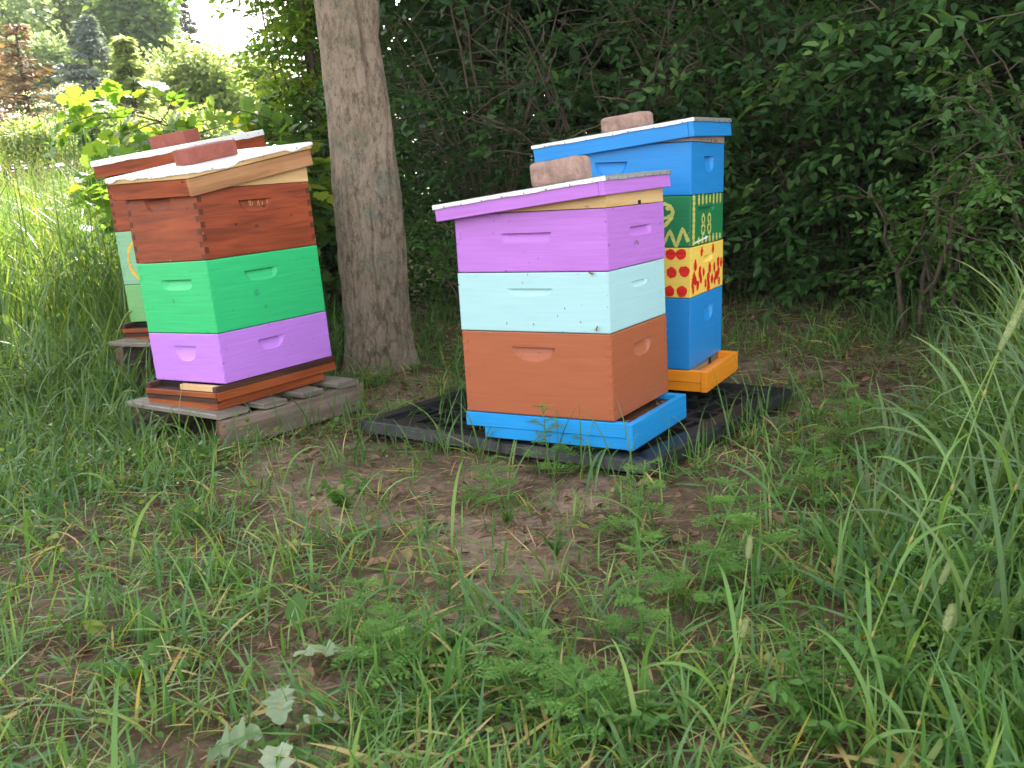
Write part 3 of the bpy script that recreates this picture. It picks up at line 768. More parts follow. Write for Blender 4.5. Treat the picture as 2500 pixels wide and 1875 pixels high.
for k, y in enumerate(ey):
    w = .010 if k % 4 else .020
    mb.box((ex[0], y - w, zb + .002), (ex[-1], y + w, zt - .0015), 0, .002)
for i in range(nx):
    for j in range(ny):
        if (i * 7 + j * 3) % 9 == 0: mb.box((ex[i], ey[j], zb + .004), (ex[i + 1], ey[j + 1], zt - .004), 0)
        elif (i + j) % 2:
            c = ((ex[i] + ex[i + 1]) / 2, (ey[j] + ey[j + 1]) / 2)
            mb.box((c[0] - .008, ey[j], zb + .004), (c[0] + .008, ey[j + 1], zt - .003), 0)
mb.build("deck", BLACK, pl, False)
for (fx, fy) in ((-.12, .12), (-PW / 2, .12), (-PW + .12, .12), (-.12, PD / 2), (-PW / 2, PD / 2), (-PW + .12, PD / 2), (-.12, PD - .12), (-PW / 2, PD - .12), (-PW + .12, PD - .12)):
    mb = MB(); V = []
    for (s, z) in ((.075, -.046), (.055, -.115), (.053, -.118), (.0, -.118)):
        V.append([(fx + s * math.copysign(abs(math.cos(t)) ** .5, math.cos(t)), fy + s * math.copysign(abs(math.sin(t)) ** .5, math.sin(t)), z) for t in np.linspace(0, 2 * np.pi, 17)])
    mb.grid(np.array(V), flip=True); mb.build("foot", BLACK, pl, True)

def rough_board(mb, lo, hi, mat=0, seed=0, endmat=None, n=14, amp=.004, axis=0):
    """weathered plank: beveled bar with slow warps along its length"""
    lo = np.array(lo); hi = np.array(hi); t = np.linspace(0, 1, n); L = hi[axis] - lo[axis]
    o1, o2 = [k for k in range(3) if k != axis]; bv = .004
    sec = [(lo[o1] + bv, lo[o2]), (hi[o1] - bv, lo[o2]), (hi[o1], lo[o2] + bv), (hi[o1], hi[o2] - bv), (hi[o1] - bv, hi[o2]), (lo[o1] + bv, hi[o2]), (lo[o1], hi[o2] - bv), (lo[o1], lo[o2] + bv)]
    V = np.zeros((n, 9, 3))
    for k in range(9):
        s = sec[k % 8]
        V[:, k, axis] = lo[axis] + L * t + (amp if True else 0) * fbm(np.full(n, k % 8) * 3.1, t * 0 + seed, 1, seed) * ((t < .01) * 1. + (t > .99))
        V[:, k, o1] = s[0] + amp * fbm(t * 5 + seed, np.full(n, k % 8 * .3), 1, seed)
        V[:, k, o2] = s[1] + amp * .8 * fbm(t * 6 - seed, np.full(n, k % 8 * .25), 1, seed + 1)
    fl = (axis == 1)
    mb.grid(V, mat, flip=not fl)
    for e, f in ((0, fl), (n - 1, not fl)):
        q = V[e, :8]; mb.add(q, np.arange(8)[None] if f else np.arange(8)[None, ::-1], mat if endmat is None else endmat)
def wood_pallet(origin, xdir, ztop, a, b, h, label, seed, nb=4):
    e = tag(empty("wooden_pallet", mat=frame_mat(origin, xdir, ztop)), label, "pallet", "wooden pallets")
    for (x0, x1) in ((-.045, .0), (-a, -a + .045)):
        mb = MB(); rough_board(mb, (x0, .0, -h), (x1, b, -.0225), 0, seed + int(x0 * 10), 1, 20, .005, 1); mb.build("beam", [W_BEAM, W_BEND], e, False)
    ys = np.linspace(-.01, b - .13, nb)
    for k, y in enumerate(ys):
        mb = MB(); rough_board(mb, (-a - .015 + rng.uniform(-.01, .01), y, -.020), (.0 + (.01 if k else -.035) + rng.uniform(-.012, .012), y + .105 + (.03 if k == 0 else 0), 0), 0, seed + 5 + k, None, 16, .0022, 0)
        mb.build("slat", W_GREY, e, False)
    return e
wood_pallet((-.985, 3.165), R_(-37.5), CAM_Z - .696, .56, .66, .125, "weathered grey wooden pallet under the red, green and violet hive", 40)
wood_pallet((-1.27, 3.93), R_(-27), CAM_Z - .556, .52, .62, .22, "dark grey wooden pallet under the rear pale green hive", 60)

# ------------------------------------------------------------------ bees
def bee():
    mb = MB(); t = np.linspace(0, 1, 9)
    mb.tube(np.stack([-.006 + .012 * t, 0 * t, .0025 + .0006 * np.sin(t * 3)], 1), np.array([.0004,.0017,.0021,.0020,.0012,.0019,.0014,.0012,.0004]), 8, 0)
    for s in (-1, 1): mb.add([(.001, s * .001, .0042), (-.007, s * .002, .0044), (-.0065, s * .0048, .004), (-.001, s * .0032, .0042)], np.array([(0,1,2,3)]), 1)
    return mb.build("bee", [BEE1, BEEW], None, True)
bpy.context.view_layer.update()
bee0 = bee(); first = True
def put_bee(root, lp, rot, label, group=None, sc=1.3):
    global first
    o = bee0 if first else bee0.copy()
    if not first: COL.objects.link(o)
    first = False
    o.matrix_world = root.matrix_world @ Matrix.Translation(lp) @ rot @ Matrix.Scale(sc, 4)
    tag(o, label, "bee")
    if group: o["group"] = group
    elif "group" in o: del o["group"]
RX, RY, RZ = (lambda d, ax=a: Matrix.Rotation(R_(d), 4, ax) for a in 'XYZ')
put_bee(hA, (-.04, -.0025, .272), RX(90) @ RZ(70), "bee on the lower corner of the pale aqua box")
put_bee(hA, (-.052, -.0025, .428), RX(90) @ RZ(160), "bee on the seam between the purple and pale aqua boxes")
put_bee(hA, (.0035, .19, .497), RY(90) @ RZ(40), "bee on the purple box beside the right handhold")
for k in range(9): put_bee(hA, (rng.uniform(.006, .033), rng.uniform(.06, .36), -.0185), RZ(rng.uniform(0, 360)), "bee crawling at the terracotta hive box entrance", "bees at the blue base entrance")
for k in range(3): put_bee(hB, (.0165, .17 + .035 * k + rng.uniform(-.01, .01), .766), RY(90) @ RZ(rng.uniform(0, 360)), "bee clinging to the grey rim under the blue lid", "bees under the blue lid")

# ------------------------------------------------------------------ ground sheet
def cart(p): return np.asarray(p, float)
def rand_dir(n, zlo=-1, zhi=1):
    z = rng.uniform(zlo, zhi, n); a = rng.uniform(0, 2 * np.pi, n); r = np.sqrt(1 - z * z)
    return np.stack([r * np.cos(a), r * np.sin(a), z], 1)

# ------------------------------------------------------------------ big tree
tb = np.array([-.64, 4.55]); tz = float(ground_z(*tb))
tree = tag(empty("tree", (tb[0], tb[1], tz)), "thick grey brown tree trunk between the two pairs of beehives", "tree")
TH, NZ, NA = 3.6, 300, 220
zz = np.concatenate([np.linspace(-.1, 1.9, 230), np.linspace(1.91, TH, 70)]); th = np.linspace(0, 2 * np.pi, NA, endpoint=False)
ZZ, TT = np.meshgrid(zz, th, indexing='ij')
rad = .140 + .013 * np.clip(1 - ZZ / 1.6, 0, 1) + .038 * np.exp(-np.clip(ZZ + .02, 0, 9) / .06) * (1 + .35 * np.sin(4 * TT + 1.0) + .2 * np.sin(7 * TT))
rad += .010 * np.sin(2 * TT + .6) * np.cos(ZZ * 1.4) + .006 * np.sin(3 * TT + ZZ * 2)
# the second stem fused on the right, parting above head height with a crease in front of it
dth = np.arctan2(np.sin(TT - R_(-22)), np.cos(TT - R_(-22)))
lob = np.exp(-(dth / .55) ** 2); up = sst(.7, 1.5, ZZ)
rad -= .016 * sst(.5, 1.7, ZZ)
rad += lob * (.030 * sst(.1, 1.0, ZZ) - .050 * sst(1.25, 2.2, ZZ))
cre = np.arctan2(np.sin(TT - R_(-52) - .12 * (1.7 - ZZ)), np.cos(TT - R_(-52) - .12 * (1.7 - ZZ)))
rad -= .030 * np.exp(-(cre / .075) ** 2) * sst(.95, 1.55, ZZ)
# loose strip of bark and fissures
for (ang, z0, z1, dep, wd) in ((-28, .0, 1.25, .014, .05), (-75, .15, .85, .012, .028), (-118, .2, 1.0, .009, .03), (-140, .3, 1.2, .008, .03), (-60, .0, .5, .007, .025), (-98, .5, 1.05, .006, .02)):
    wob = R_(ang) + .05 * np.sin(ZZ * 9 + ang) + .025 * np.sin(ZZ * 31 + ang)
    d = np.arctan2(np.sin(TT - wob), np.cos(TT - wob))
    rad -= dep * np.exp(-(d / wd) ** 2) * sst(z0, z0 + .15, ZZ) * sst(z1, z1 - .2, ZZ)
u, v = TT * .16, ZZ
rough = sst(.95, .6, ZZ + .15 * np.sin(TT * 3)) * .7 + .25
rad += rough * (.0065 * fbm(u * 55, v * 13, 1, 31) + .0045 * fbm(u * 130, v * 38, 1, 33)) + .003 * fbm(u * 20, v * 6, 1, 35)
cx_ = .02 * np.sin(ZZ * 1.3 + .5) - .012 * ZZ; cy2 = .0 * ZZ
V = np.stack([cx_ + rad * np.cos(TT), cy2 + rad * np.sin(TT), ZZ], -1)
V = np.concatenate([V, V[:, :1]], 1)
mb = MB(); mb.grid(V, flip=True)
t = np.linspace(0, 1, 50)
P2 = np.stack([.070 + .17 * t ** 1.3, -.035 + .05 * t, 1.25 + 2.4 * t], 1)
tt_ = np.linspace(0, 2 * np.pi, 49)
Vs = []
for k in range(50):
    r = (.02 + .050 * sst(0, .16, t[k])) * (1 + .05 * fbm(tt_ * 3, tt_ * 0 + t[k] * 18, 1, 41) + .03 * fbm(tt_ * 9, tt_ * 0 + t[k] * 40, 1, 42))
    r[-1] = r[0]
    Vs.append(np.stack([P2[k, 0] + r * np.cos(tt_), P2[k, 1] + r * np.sin(tt_), np.full(49, P2[k, 2])], 1))
mb.grid(np.array(Vs), flip=True)
limb_ends = []
for k in range(9):
    a = rng.uniform(0, 6.28); L = rng.uniform(1.6, 2.8); s = np.linspace(0, 1, 12)
    P = np.stack([-.03 + np.cos(a) * L * s, np.sin(a) * L * s, TH - .3 + rng.uniform(-.1, .3) + (1.6 * s - .5 * s * s)], 1) + .06 * rng.normal(0, 1, (12, 3)) * s[:, None]
    mb.tube(P, .085 * (1 - s) ** .8 + .012, 8); limb_ends.append(P)
trunk = mb.build("trunk", BARK, tree, True)
mb = MB(); N = 46000
p = rand_dir(N) * (rng.random(N) ** .4)[:, None] * np.array([3.5, 3.5, 1.8]) + np.array([-.4, 1.2, 5.3])
p[:, 2] += .4 * fbm(p[:, 0], p[:, 1], .8, 51)
mb.leaves(T_DIA, p, rand_dir(N, -.8, .3), rand_dir(N, .2, 1), rng.uniform(.13, .2, N), rng.uniform(.11, .17, N))
mb.build("crown", L_CROWN, tree, True)

# ------------------------------------------------------------------ shrubs of the thicket
def spray_leaves(mb, P, D, nleaf, lsize, lw, reach, tpl=T_LEAF, droop=.35, tint=None):
    """leafy twig ends: leaves set alternately in a loose plane along a short rachis"""
    n = len(P); D = nrm(D)
    upv = nrm(np.array([0, 0, 1.]) + .55 * rng.normal(0, 1, (n, 3)))
    sd = nrm(np.cross(D, upv)); nr = np.cross(sd, D)
    tn = rng.beta(2, 2.4, n) if tint is None else tint
    for k in range(nleaf):
        f = (k + .6) / nleaf; s = 1 if k % 2 else -1
        if k == nleaf - 1: s = 0
        pos = P + D * (reach * f)[:, None] + np.array([0, 0, -1.]) * (reach * droop * f * f)[:, None] + rng.normal(0, .006, (n, 3))
        d = D * (.55 + .5 * f) + sd * s * .85 + rng.normal(0, .22, (n, 3)) - np.array([0, 0, .25])
        l = lsize * rng.uniform(.65, 1.15, n) * (1 - .25 * abs(f - .5))
        mb.leaves(tpl, pos, d, nr + rng.normal(0, .3, (n, 3)), l, l * lw, 0, np.clip(tn + rng.normal(0, .10, n), 0, 1))
def shrub(label, base, h, spread, ncane, ntwig, nspray, lsize, mat, toward=(0, -1), lw=.5, nleaf=7, cat="shrub", name="shrub", lean=.35, z0=.25, group=None, tint=None, tpl=T_LEAF, cane_r=.011, bare=0, reach=None, twl=1.0):
    bz = float(ground_z(*base)); e = tag(empty(name, (base[0], base[1], bz)), label, cat, group)
    br = MB(); lf = MB(); tw = np.array([*toward, 0.])
    SP = []; SD = []
    for c in range(ncane):
        a = rng.uniform(0, 2 * np.pi); o = np.array([math.cos(a), math.sin(a), 0])
        L = h * rng.uniform(.65, 1.1); s = np.linspace(0, 1, 12)
        out = o * spread * rng.uniform(.35, 1.0) + tw * lean * spread * rng.uniform(.2, 1.4)
        P = o * .18 * rng.random() + out[None] * (s ** 1.5)[:, None] + np.array([0, 0, 1.])[None] * (L * (s - .22 * s ** 3))[:, None]
        P += np.cumsum(rng.normal(0, .016, (12, 3)), 0)
        br.tube(P, cane_r * rng.uniform(.7, 1.3) * (1 - .8 * s) + .0012, 5)
        for q in range(ntwig):
            f = rng.uniform(z0, 1.0); i = min(10, int(f * 11)); b0 = P[i] + (P[i + 1] - P[i]) * (f * 11 - i)
            d = nrm(rand_dir(1, -.35, .55)[0] + o * .5 + tw * .5); l = rng.uniform(.18, .5) * (h / 2) * twl
            s2 = np.linspace(0, 1, 6); Q = b0 + d * (l * s2)[:, None] + np.array([0, 0, -.16 * l]) * (s2 ** 2)[:, None] + np.cumsum(rng.normal(0, .008, (6, 3)), 0)
            br.tube(Q, .0038 * (1 - .7 * s2) + .0007, 4, cap=False)
            if rng.random() < bare: continue
            for k in range(nspray):
                g = rng.uniform(.2, 1); j = min(4, int(g * 5))
                SP.append(Q[j] + (Q[j + 1] - Q[j]) * (g * 5 - j)); SD.append(d * .8 + rand_dir(1, -.5, .5)[0])
    SP = np.array(SP); SD = np.array(SD)
    spray_leaves(lf, SP, SD, nleaf, lsize, lw, (reach or lsize * 3.2) * rng.uniform(.7, 1.2, len(SP)), tpl, tint=None if tint is None else np.clip(rng.normal(tint, .18, len(SP)), 0, 1))
    br.build("branches", TWIG, e, True); lf.build("foliage", mat, e, True)
    return e
G_TH = "shrubs of the dark thicket"
TH_L = [
 ("dark leafy shrub at the thicket's edge just right of the big trunk", (-.05, 6.7), 2.6, 1.0, 20, 10, 3, .070, .05),
 ("dark twiggy shrub with bare grey canes behind the purple lidded hive", (.75, 6.5), 2.3, 1.0, 24, 11, 3, .068, .45),
 ("dense dark shrub directly behind the tall blue hive", (1.5, 6.3), 2.7, 1.0, 22, 10, 3, .076, .08),
 ("arching leafy shrub right of the tall blue hive's lid", (2.05, 5.75), 2.6, 1.05, 26, 12, 4, .088, 0),
 ("leafy shrub hanging over bare litter right of the blue hives", (2.75, 5.5), 2.7, 1.05, 26, 12, 4, .090, 0),
 ("tall shrub at the right edge of the thicket with pale green tips", (3.2, 4.8), 2.5, .9, 24, 12, 4, .092, 0),
]
for (lab, b, h, sp, nc, ntw, ns, ls, bare) in TH_L:
    shrub(lab, b, h, sp, nc, ntw, ns, ls, L_THICK, group=G_TH, bare=bare, tint=.62 if ls > .08 else .42, toward=(-.35, -.95), z0=.06)
shrub("low bushy shrub with light leaves at ground level right of the trunk", (-.12, 5.75), .75, .42, 12, 8, 4, .045, L_WEED, group=None, tint=.25, lean=.2)
shrub("slender sapling with light compound leaves before the dark right thicket", (1.95, 4.5), 1.25, .42, 9, 10, 3, .050, L_WEED, tint=.35, name="sapling", cat="sapling", z0=.35)
shrub("sprawling rose like bush with small leaves at far right", (2.55, 4.3), 1.7, .6, 18, 11, 4, .055, L_THICK, tint=.8, z0=.1)
shrub("sunlit yellow green shrub rising left of the big trunk", (-1.17, 6.5), 3.6, .20, 24, 15, 4, .066, L_BRIGHT, toward=(.1, -.5), tint=.8, twl=.26)
shrub("deep green bush behind the big trunk's left side", (-1.0, 6.2), 1.6, .3, 14, 11, 4, .06, L_THICK, toward=(-.3, -.8), tint=.7)
shrub("wild grape vine with large pale leaves above the rear hive's lid", (-1.66, 6.0), 1.66, .55, 34, 9, 3, .088, L_VINE, name="grape_vine", cat="vine", tpl=T_GRAPE, lw=1.05, nleaf=5, tint=.6, reach=.2, cane_r=.007)

def crown_tree(label, base, zc, rad, n, ls, mat, trunk_h, trunk_r, tpl=T_DIA, cat="tree", name="tree", group=None, lobes=9, mb_mat=None, seed=0):
    r2 = np.random.default_rng(seed + 100)
    bz = float(ground_z(*base)); e = tag(empty(name, (base[0], base[1], bz)), label, cat, group)
    rad = np.array(rad, float)
    C = rand_dir(lobes, -.8, 1) * .62 * rad * r2.uniform(.55, 1, (lobes, 1)) + np.array([0, 0, zc]); R = rad[None] * r2.uniform(.28, .52, (lobes, 1))
    k = r2.integers(0, lobes, n)
    u = rand_dir(n) * (rng.random(n) ** .28)[:, None]
    p = C[k] + u * R[k]; p += rng.normal(0, 1, p.shape) * rad * np.array([.12, .12, .09])
    tn = np.clip(.5 + .22 * r2.normal(0, 1, lobes)[k] + rng.normal(0, .18, n), 0, 1)
    lf = MB(); d = nrm(u + rand_dir(n, -.8, .4)); L = ls * rng.uniform(.6, 1.3, n)
    lf.leaves(tpl, p, d, rand_dir(n, .1, 1), L, L * .62, 0, tn)
    br = MB(); s = np.linspace(0, 1, 14)
    top = zc + rad[2] * .5
    br.tube(np.stack([.05 * np.sin(s * 5), .04 * np.sin(s * 4 + 1), -.1 + (top + .1) * s], 1), trunk_r * (1 - .85 * s) + .008, 8)
    for q in range(lobes):
        z = trunk_h + (C[q, 2] - trunk_h) * .4 if C[q, 2] > trunk_h else C[q, 2] * .6
        P = np.array([0, 0, z])[None] * (1 - s)[:, None] + C[q][None] * s[:, None]; P[:, 2] += .15 * rad[2] * s * (1 - s)
        br.tube(P, trunk_r * .4 * (1 - .8 * s) + .004, 6)
    br.build("trunk", FARBARK, e, True); lf.build("crown", mat, e, True)
    return e
# trees standing inside and behind the thicket: they shut out the sky and most of the sun
for i, (lab, b, zc, rd, n) in enumerate((
  ("tall dark tree inside the thicket behind the big trunk", (-.1, 8.7), 4.2, (1.5, 1.4, 4.4), 22000),
  ("tall dark tree inside the thicket behind the tall blue hive", (2.3, 8.3), 4.2, (1.9, 1.5, 4.4), 26000),
  ("tall dark tree inside the thicket at upper right", (4.3, 7.2), 4.2, (1.9, 1.7, 4.4), 26000),
  ("tall dark tree with leaves hanging in at the right edge", (5.0, 5.0), 3.4, (1.3, 1.6, 3.6), 18000),
  ("dark tree filling the gap behind the purple lidded hive", (1.2, 10.0), 4.4, (2.3, 1.5, 4.6), 24000),
  ("dark tree behind the thicket above the red dotted box", (3.6, 10.0), 4.4, (2.5, 1.5, 4.6), 24000), ("dark tree deep in the thicket at far right", (6.2, 9.0), 4.2, (2.0, 1.7, 4.4), 18000))):
    crown_tree(lab, b, zc - .3, (rd[0] * 1.1, rd[1], rd[2]), n, .125, L_SHADED, .8, .08, group="trees standing in the thicket", lobes=22, seed=i)

# ------------------------------------------------------------------ far trees across the field
def far(px, py, y):
    p = at(px, py, y); return p
def conifer(label, px, ptop, y, w, mat, n, sag=.35, cat="conifer", name="spruce_tree", gap=.55, seed=0):
    t = far(px, ptop, y); bz = float(ground_z(t[0], y)); h = t[2] - bz
    e = tag(empty(name, (t[0], y, bz)), label, cat)
    br = MB(); s = np.linspace(0, 1, 10); br.tube(np.stack([0 * s, 0 * s, h * s], 1), .09 * (1 - s) + .01, 7)
    lf = MB(); nb = int(h / .16) * 6
    for k in range(nb):
        f = rng.random() ** .9; z = h * (.06 + .94 * f); L = w * (1 - f) * rng.uniform(.6, 1.15) + .08
        a = rng.uniform(0, 6.28); o = np.array([math.cos(a), math.sin(a), 0]); s = np.linspace(0, 1, 7)
        P = np.array([0, 0, z]) + o * (L * s)[:, None] + np.array([0, 0, 1]) * (L * (.12 * s - sag * s * s + .12 * s ** 4))[:, None]
        br.tube(P, .016 * (1 - s) + .003, 4, cap=False)
        m = int(n / nb); q = rng.random(m) ** .75
        pos = np.stack([np.interp(q, s, P[:, c]) for c in range(3)], 1)
        sd = np.array([-o[1], o[0], 0]) * rng.choice([-1, 1], (m, 1)); pos = pos + sd * (rng.random(m) * .22 * L * (1 - q * .6))[:, None]
        lf.leaves(T_DIA, pos, nrm(o * .7 + sd + rng.normal(0, .35, (m, 3)) - np.array([0, 0, .35])), rand_dir(m, .2, 1), rng.uniform(.10, .2, m), rng.uniform(.03, .06, m))
    br.build("trunk", FARBARK, e, True); lf.build("crown", mat, e, True); return e
def fartree(label, px, ptop, pbot, y, wpx, n, ls, mat, lobes=10, name="tree", cat="tree", seed=0, group=None):
    t = far(px, ptop, y); b = far(px, pbot, y); bz = float(ground_z(t[0], y))
    rz = (t[2] - b[2]) / 2; zc = (t[2] + b[2]) / 2 - bz; rx = wpx / 2 / F_PX * y
    return crown_tree(label, (t[0], y), max(zc, rz * .6), (rx, rx, rz), n, ls, mat, max(.3, zc - rz), .035 + rx * .045, group=group, lobes=lobes, name=name, cat=cat, seed=seed)
GF = "leafy trees across the field"
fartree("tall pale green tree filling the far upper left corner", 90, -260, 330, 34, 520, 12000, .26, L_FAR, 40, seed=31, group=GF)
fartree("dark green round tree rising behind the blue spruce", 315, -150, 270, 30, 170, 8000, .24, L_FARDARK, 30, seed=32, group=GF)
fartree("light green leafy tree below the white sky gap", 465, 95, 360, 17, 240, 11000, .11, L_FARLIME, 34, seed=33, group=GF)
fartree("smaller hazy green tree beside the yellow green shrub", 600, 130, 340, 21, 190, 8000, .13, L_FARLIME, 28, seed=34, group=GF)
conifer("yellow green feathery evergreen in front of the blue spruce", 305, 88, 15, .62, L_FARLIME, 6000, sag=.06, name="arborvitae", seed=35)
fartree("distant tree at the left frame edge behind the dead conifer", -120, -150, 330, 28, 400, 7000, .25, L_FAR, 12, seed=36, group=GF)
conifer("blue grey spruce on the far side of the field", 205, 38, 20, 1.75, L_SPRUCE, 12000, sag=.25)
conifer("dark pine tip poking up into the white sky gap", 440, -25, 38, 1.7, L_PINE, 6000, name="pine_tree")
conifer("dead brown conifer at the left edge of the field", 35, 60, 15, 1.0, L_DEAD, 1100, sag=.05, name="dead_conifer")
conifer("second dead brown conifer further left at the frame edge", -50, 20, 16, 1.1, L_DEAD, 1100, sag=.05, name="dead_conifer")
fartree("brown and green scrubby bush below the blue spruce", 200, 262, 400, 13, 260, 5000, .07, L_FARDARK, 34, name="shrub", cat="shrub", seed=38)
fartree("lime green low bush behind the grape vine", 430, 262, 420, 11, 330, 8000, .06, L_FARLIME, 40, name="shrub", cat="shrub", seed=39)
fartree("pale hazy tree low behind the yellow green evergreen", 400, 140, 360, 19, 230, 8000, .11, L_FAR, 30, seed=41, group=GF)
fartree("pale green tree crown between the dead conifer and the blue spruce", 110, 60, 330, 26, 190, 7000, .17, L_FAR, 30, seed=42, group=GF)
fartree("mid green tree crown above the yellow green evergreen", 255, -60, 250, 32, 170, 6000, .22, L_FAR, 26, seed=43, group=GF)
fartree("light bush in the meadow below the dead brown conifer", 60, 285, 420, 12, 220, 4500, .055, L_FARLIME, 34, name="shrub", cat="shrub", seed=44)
# white flowering weeds
for i, (px, py) in enumerate(((75, 262), (150, 248), (190, 275))):
    p = far(px, py, 10.5); bz = float(ground_z(p[0], p[1])); e = tag(empty("flowering_weed", (p[0], p[1], bz)), ["tall weed with white flower clusters, leftmost of three in the field", "tall weed with white flower clusters, middle one of three in the field", "tall weed with white flower clusters, nearest the blue spruce"][i], "flowering weed", "white flowering weeds in the field")
    fl = MB(); st = MB(); h = p[2] - bz
    for k in range(8):
        o = np.array([rng.normal(0, .22), rng.normal(0, .16), h + rng.normal(0, .12)]); s = np.linspace(0, 1, 6)
        st.tube(np.array([0, 0, 0])[None] * (1 - s)[:, None] + o * s[:, None] + np.array([0, 0, .1]) * (s * (1 - s))[:, None], .004, 4)
        q = o + rng.normal(0, 1, (26, 3)) * np.array([.045, .045, .012]); fl.leaves(T_DIA, q, rand_dir(26, -.2, .3), rand_dir(26, .5, 1), .022, .018)
    st.build("stems", L_WEED, e); tag(fl.build("flowers", L_FLOWER, e), kind="stuff")

# ------------------------------------------------------------------ grass, weeds and litter
SOILP = [(760, 1115, .20, 1.0), (880, 1200, .26, .95), (1060, 1215, .26, .9), (1250, 1320, .22, .85), (1150, 1180, .22, .7), (1480, 1150, .14, .5), (1150, 1490, .13, .7), (620, 1190, .15, .6), (930, 1390, .10, .5), (1400, 1240, .14, .6), (740, 1650, .10, 1.), (690, 1850, .10, 1.), (980, 960, .22, .8), (800, 1020, .18, .5)]
SOILW = [(gp(a, b)[:2], r, k) for a, b, r, k in SOILP]
LITP = [(gp(a, b)[:2], r, k) for a, b, r, k in ((1980, 930, .5, .55), (2080, 1040, .3, .4), (1850, 1010, .3, .45), (1850, 1150, .2, .3), (2000, 760, .9, .4), (1050, 760, .5, .65), (2200, 800, .5, .3))]
pmi = np.array(pm.inverted()); hCi = np.array(Matrix(frame_mat((-.985, 3.165), R_(-37.5))).inverted()); hDi = np.array(Matrix(frame_mat((-1.27, 3.90), R_(-27))).inverted())
def inside(mi, x, y, x0, x1, y0, y1):
    u = mi[0, 0] * x + mi[0, 1] * y + mi[0, 3]; v = mi[1, 0] * x + mi[1, 1] * y + mi[1, 3]
    return (u > x0) & (u < x1) & (v > y0) & (v < y1)
def blocked(x, y):
    b = inside(pmi, x, y, -PW - .005, .005, -.005, PD + .005)
    b |= inside(hCi, x, y, -.60, .02, -.02, .74) | inside(hDi, x, y, -.54, .02, -.02, .64)
    return b | (np.hypot(x - tb[0], y - tb[1]) < .21)
def bare(x, y):
    m = np.zeros_like(x)
    for p, r, k in SOILW: m = np.maximum(m, k * np.exp(-((x - p[0]) ** 2 + ((y - p[1]) * .75) ** 2) / r ** 2))
    return m
def litter(x, y):
    m = np.zeros_like(x)
    for p, r, k in LITP: m = np.maximum(m, k * np.exp(-((x - p[0]) ** 2 + (y - p[1]) ** 2) / r ** 2))
    return m
# ground sheet: pale dusty soil where nothing grows, darker soil under the turf
mb = MB()
gx = np.concatenate([np.linspace(-220, -14, 30), np.linspace(-12, 12, 260), np.linspace(14, 220, 30)])
gy = np.concatenate([np.linspace(-60, -2, 20), np.linspace(-1, 9, 160), np.linspace(10, 420, 70)])
X, Y = np.meshgrid(gx, gy, indexing='ij')
mb.grid(np.stack([X, Y, ground_z(X, Y)], -1), tint=np.maximum(bare(X, Y), .55 * litter(X, Y)).ravel())
tag(mb.build("ground", SOIL, None, True), kind="structure")
def sample(n, y0, y1, pad=1.3, power=1.0):
    y = y0 + (y1 - y0) * rng.random(n) ** power; x = (rng.random(n) * 2 - 1) * (.56 * y + pad); return x, y
def area_n(y0, y1, d, pad=1.3): return int(d * 2 * ((.56 * (y1 ** 2 - y0 ** 2) / 2) + pad * (y1 - y0)))
def with_z(x, y): return np.stack([x, y, ground_z(x, y)], 1)
rightside = lambda x, y: sst(.25, .75, x / np.maximum(y, .5) + .12 * fbm(x, y, 2.3, 61)) * sst(3.3, 2.4, y)
nearleft = lambda x, y: sst(.05, -.35, x / np.maximum(y, .5)) * sst(1.9, 3.0, y)

mb = MB()
nt_ = area_n(1.0, 6.4, 620)
x, y = sample(nt_, 1.0, 6.4)
patch = .5 + .5 * np.clip(fbm(x, y, 2.6, 71) * 1.5, -1, 1)
dens = (.20 + .52 * patch + .22 * nearleft(x, y) + .12 * sst(.15, -.3, x / y)) * (1 - bare(x, y)) * (1 - litter(x, y)) * np.where(y > 4.6, .8, 1)
dens = np.clip(dens + .30 * rightside(x, y) + .10 * sst(2.1, 1.5, y), 0.02, 1)
keep = (rng.random(nt_) < dens) & ~blocked(x, y); x, y = x[keep], y[keep]
nb = rng.integers(3, 9, len(x)); ti = np.repeat(np.arange(len(x)), nb)
bx, by = x[ti] + rng.normal(0, .016, len(ti)), y[ti] + rng.normal(0, .016, len(ti))
ok = ~blocked(bx, by); bx, by, ti = bx[ok], by[ok], ti[ok]; n = len(bx)
rs = rightside(bx, by); gr = .066 + .042 * patch[keep][ti] + .09 * rs
L = np.minimum(gr * rng.lognormal(0, .45, n), .12 + .16 * rs); W = rng.uniform(.0028, .0078, n) * (1 + .35 * rs) * np.clip(L / .12, .6, 1.4)
t0 = np.abs(rng.normal(.25, .25, n)); t1 = t0 + np.abs(rng.normal(.75, .55, n))
lie = rng.random(n) < .42 * (1 - .7 * rs); t0[lie] = rng.uniform(1.0, 1.45, lie.sum()); t1[lie] = rng.uniform(1.3, 1.75, lie.sum())
tuft_t = rng.beta(2.2, 2.8, len(x))[ti]; tint = np.clip(tuft_t * .9 + rng.normal(0, .13, n), 0, .8)
dry = rng.random(n) < .12 * (1 - .6 * rs); tint[dry] = rng.uniform(.84, 1, dry.sum())
lie = lie | (dry & (rng.random(n) < .75)); t0[lie] = rng.uniform(1.0, 1.5, lie.sum()); t1[lie] = rng.uniform(1.3, 1.75, lie.sum())
rt = with_z(bx, by); rt[lie, 2] += rng.uniform(.005, .03, lie.sum())
blades(mb, rt, rng.uniform(0, 2 * np.pi, n), L, W, t0, t1, 5, tint)
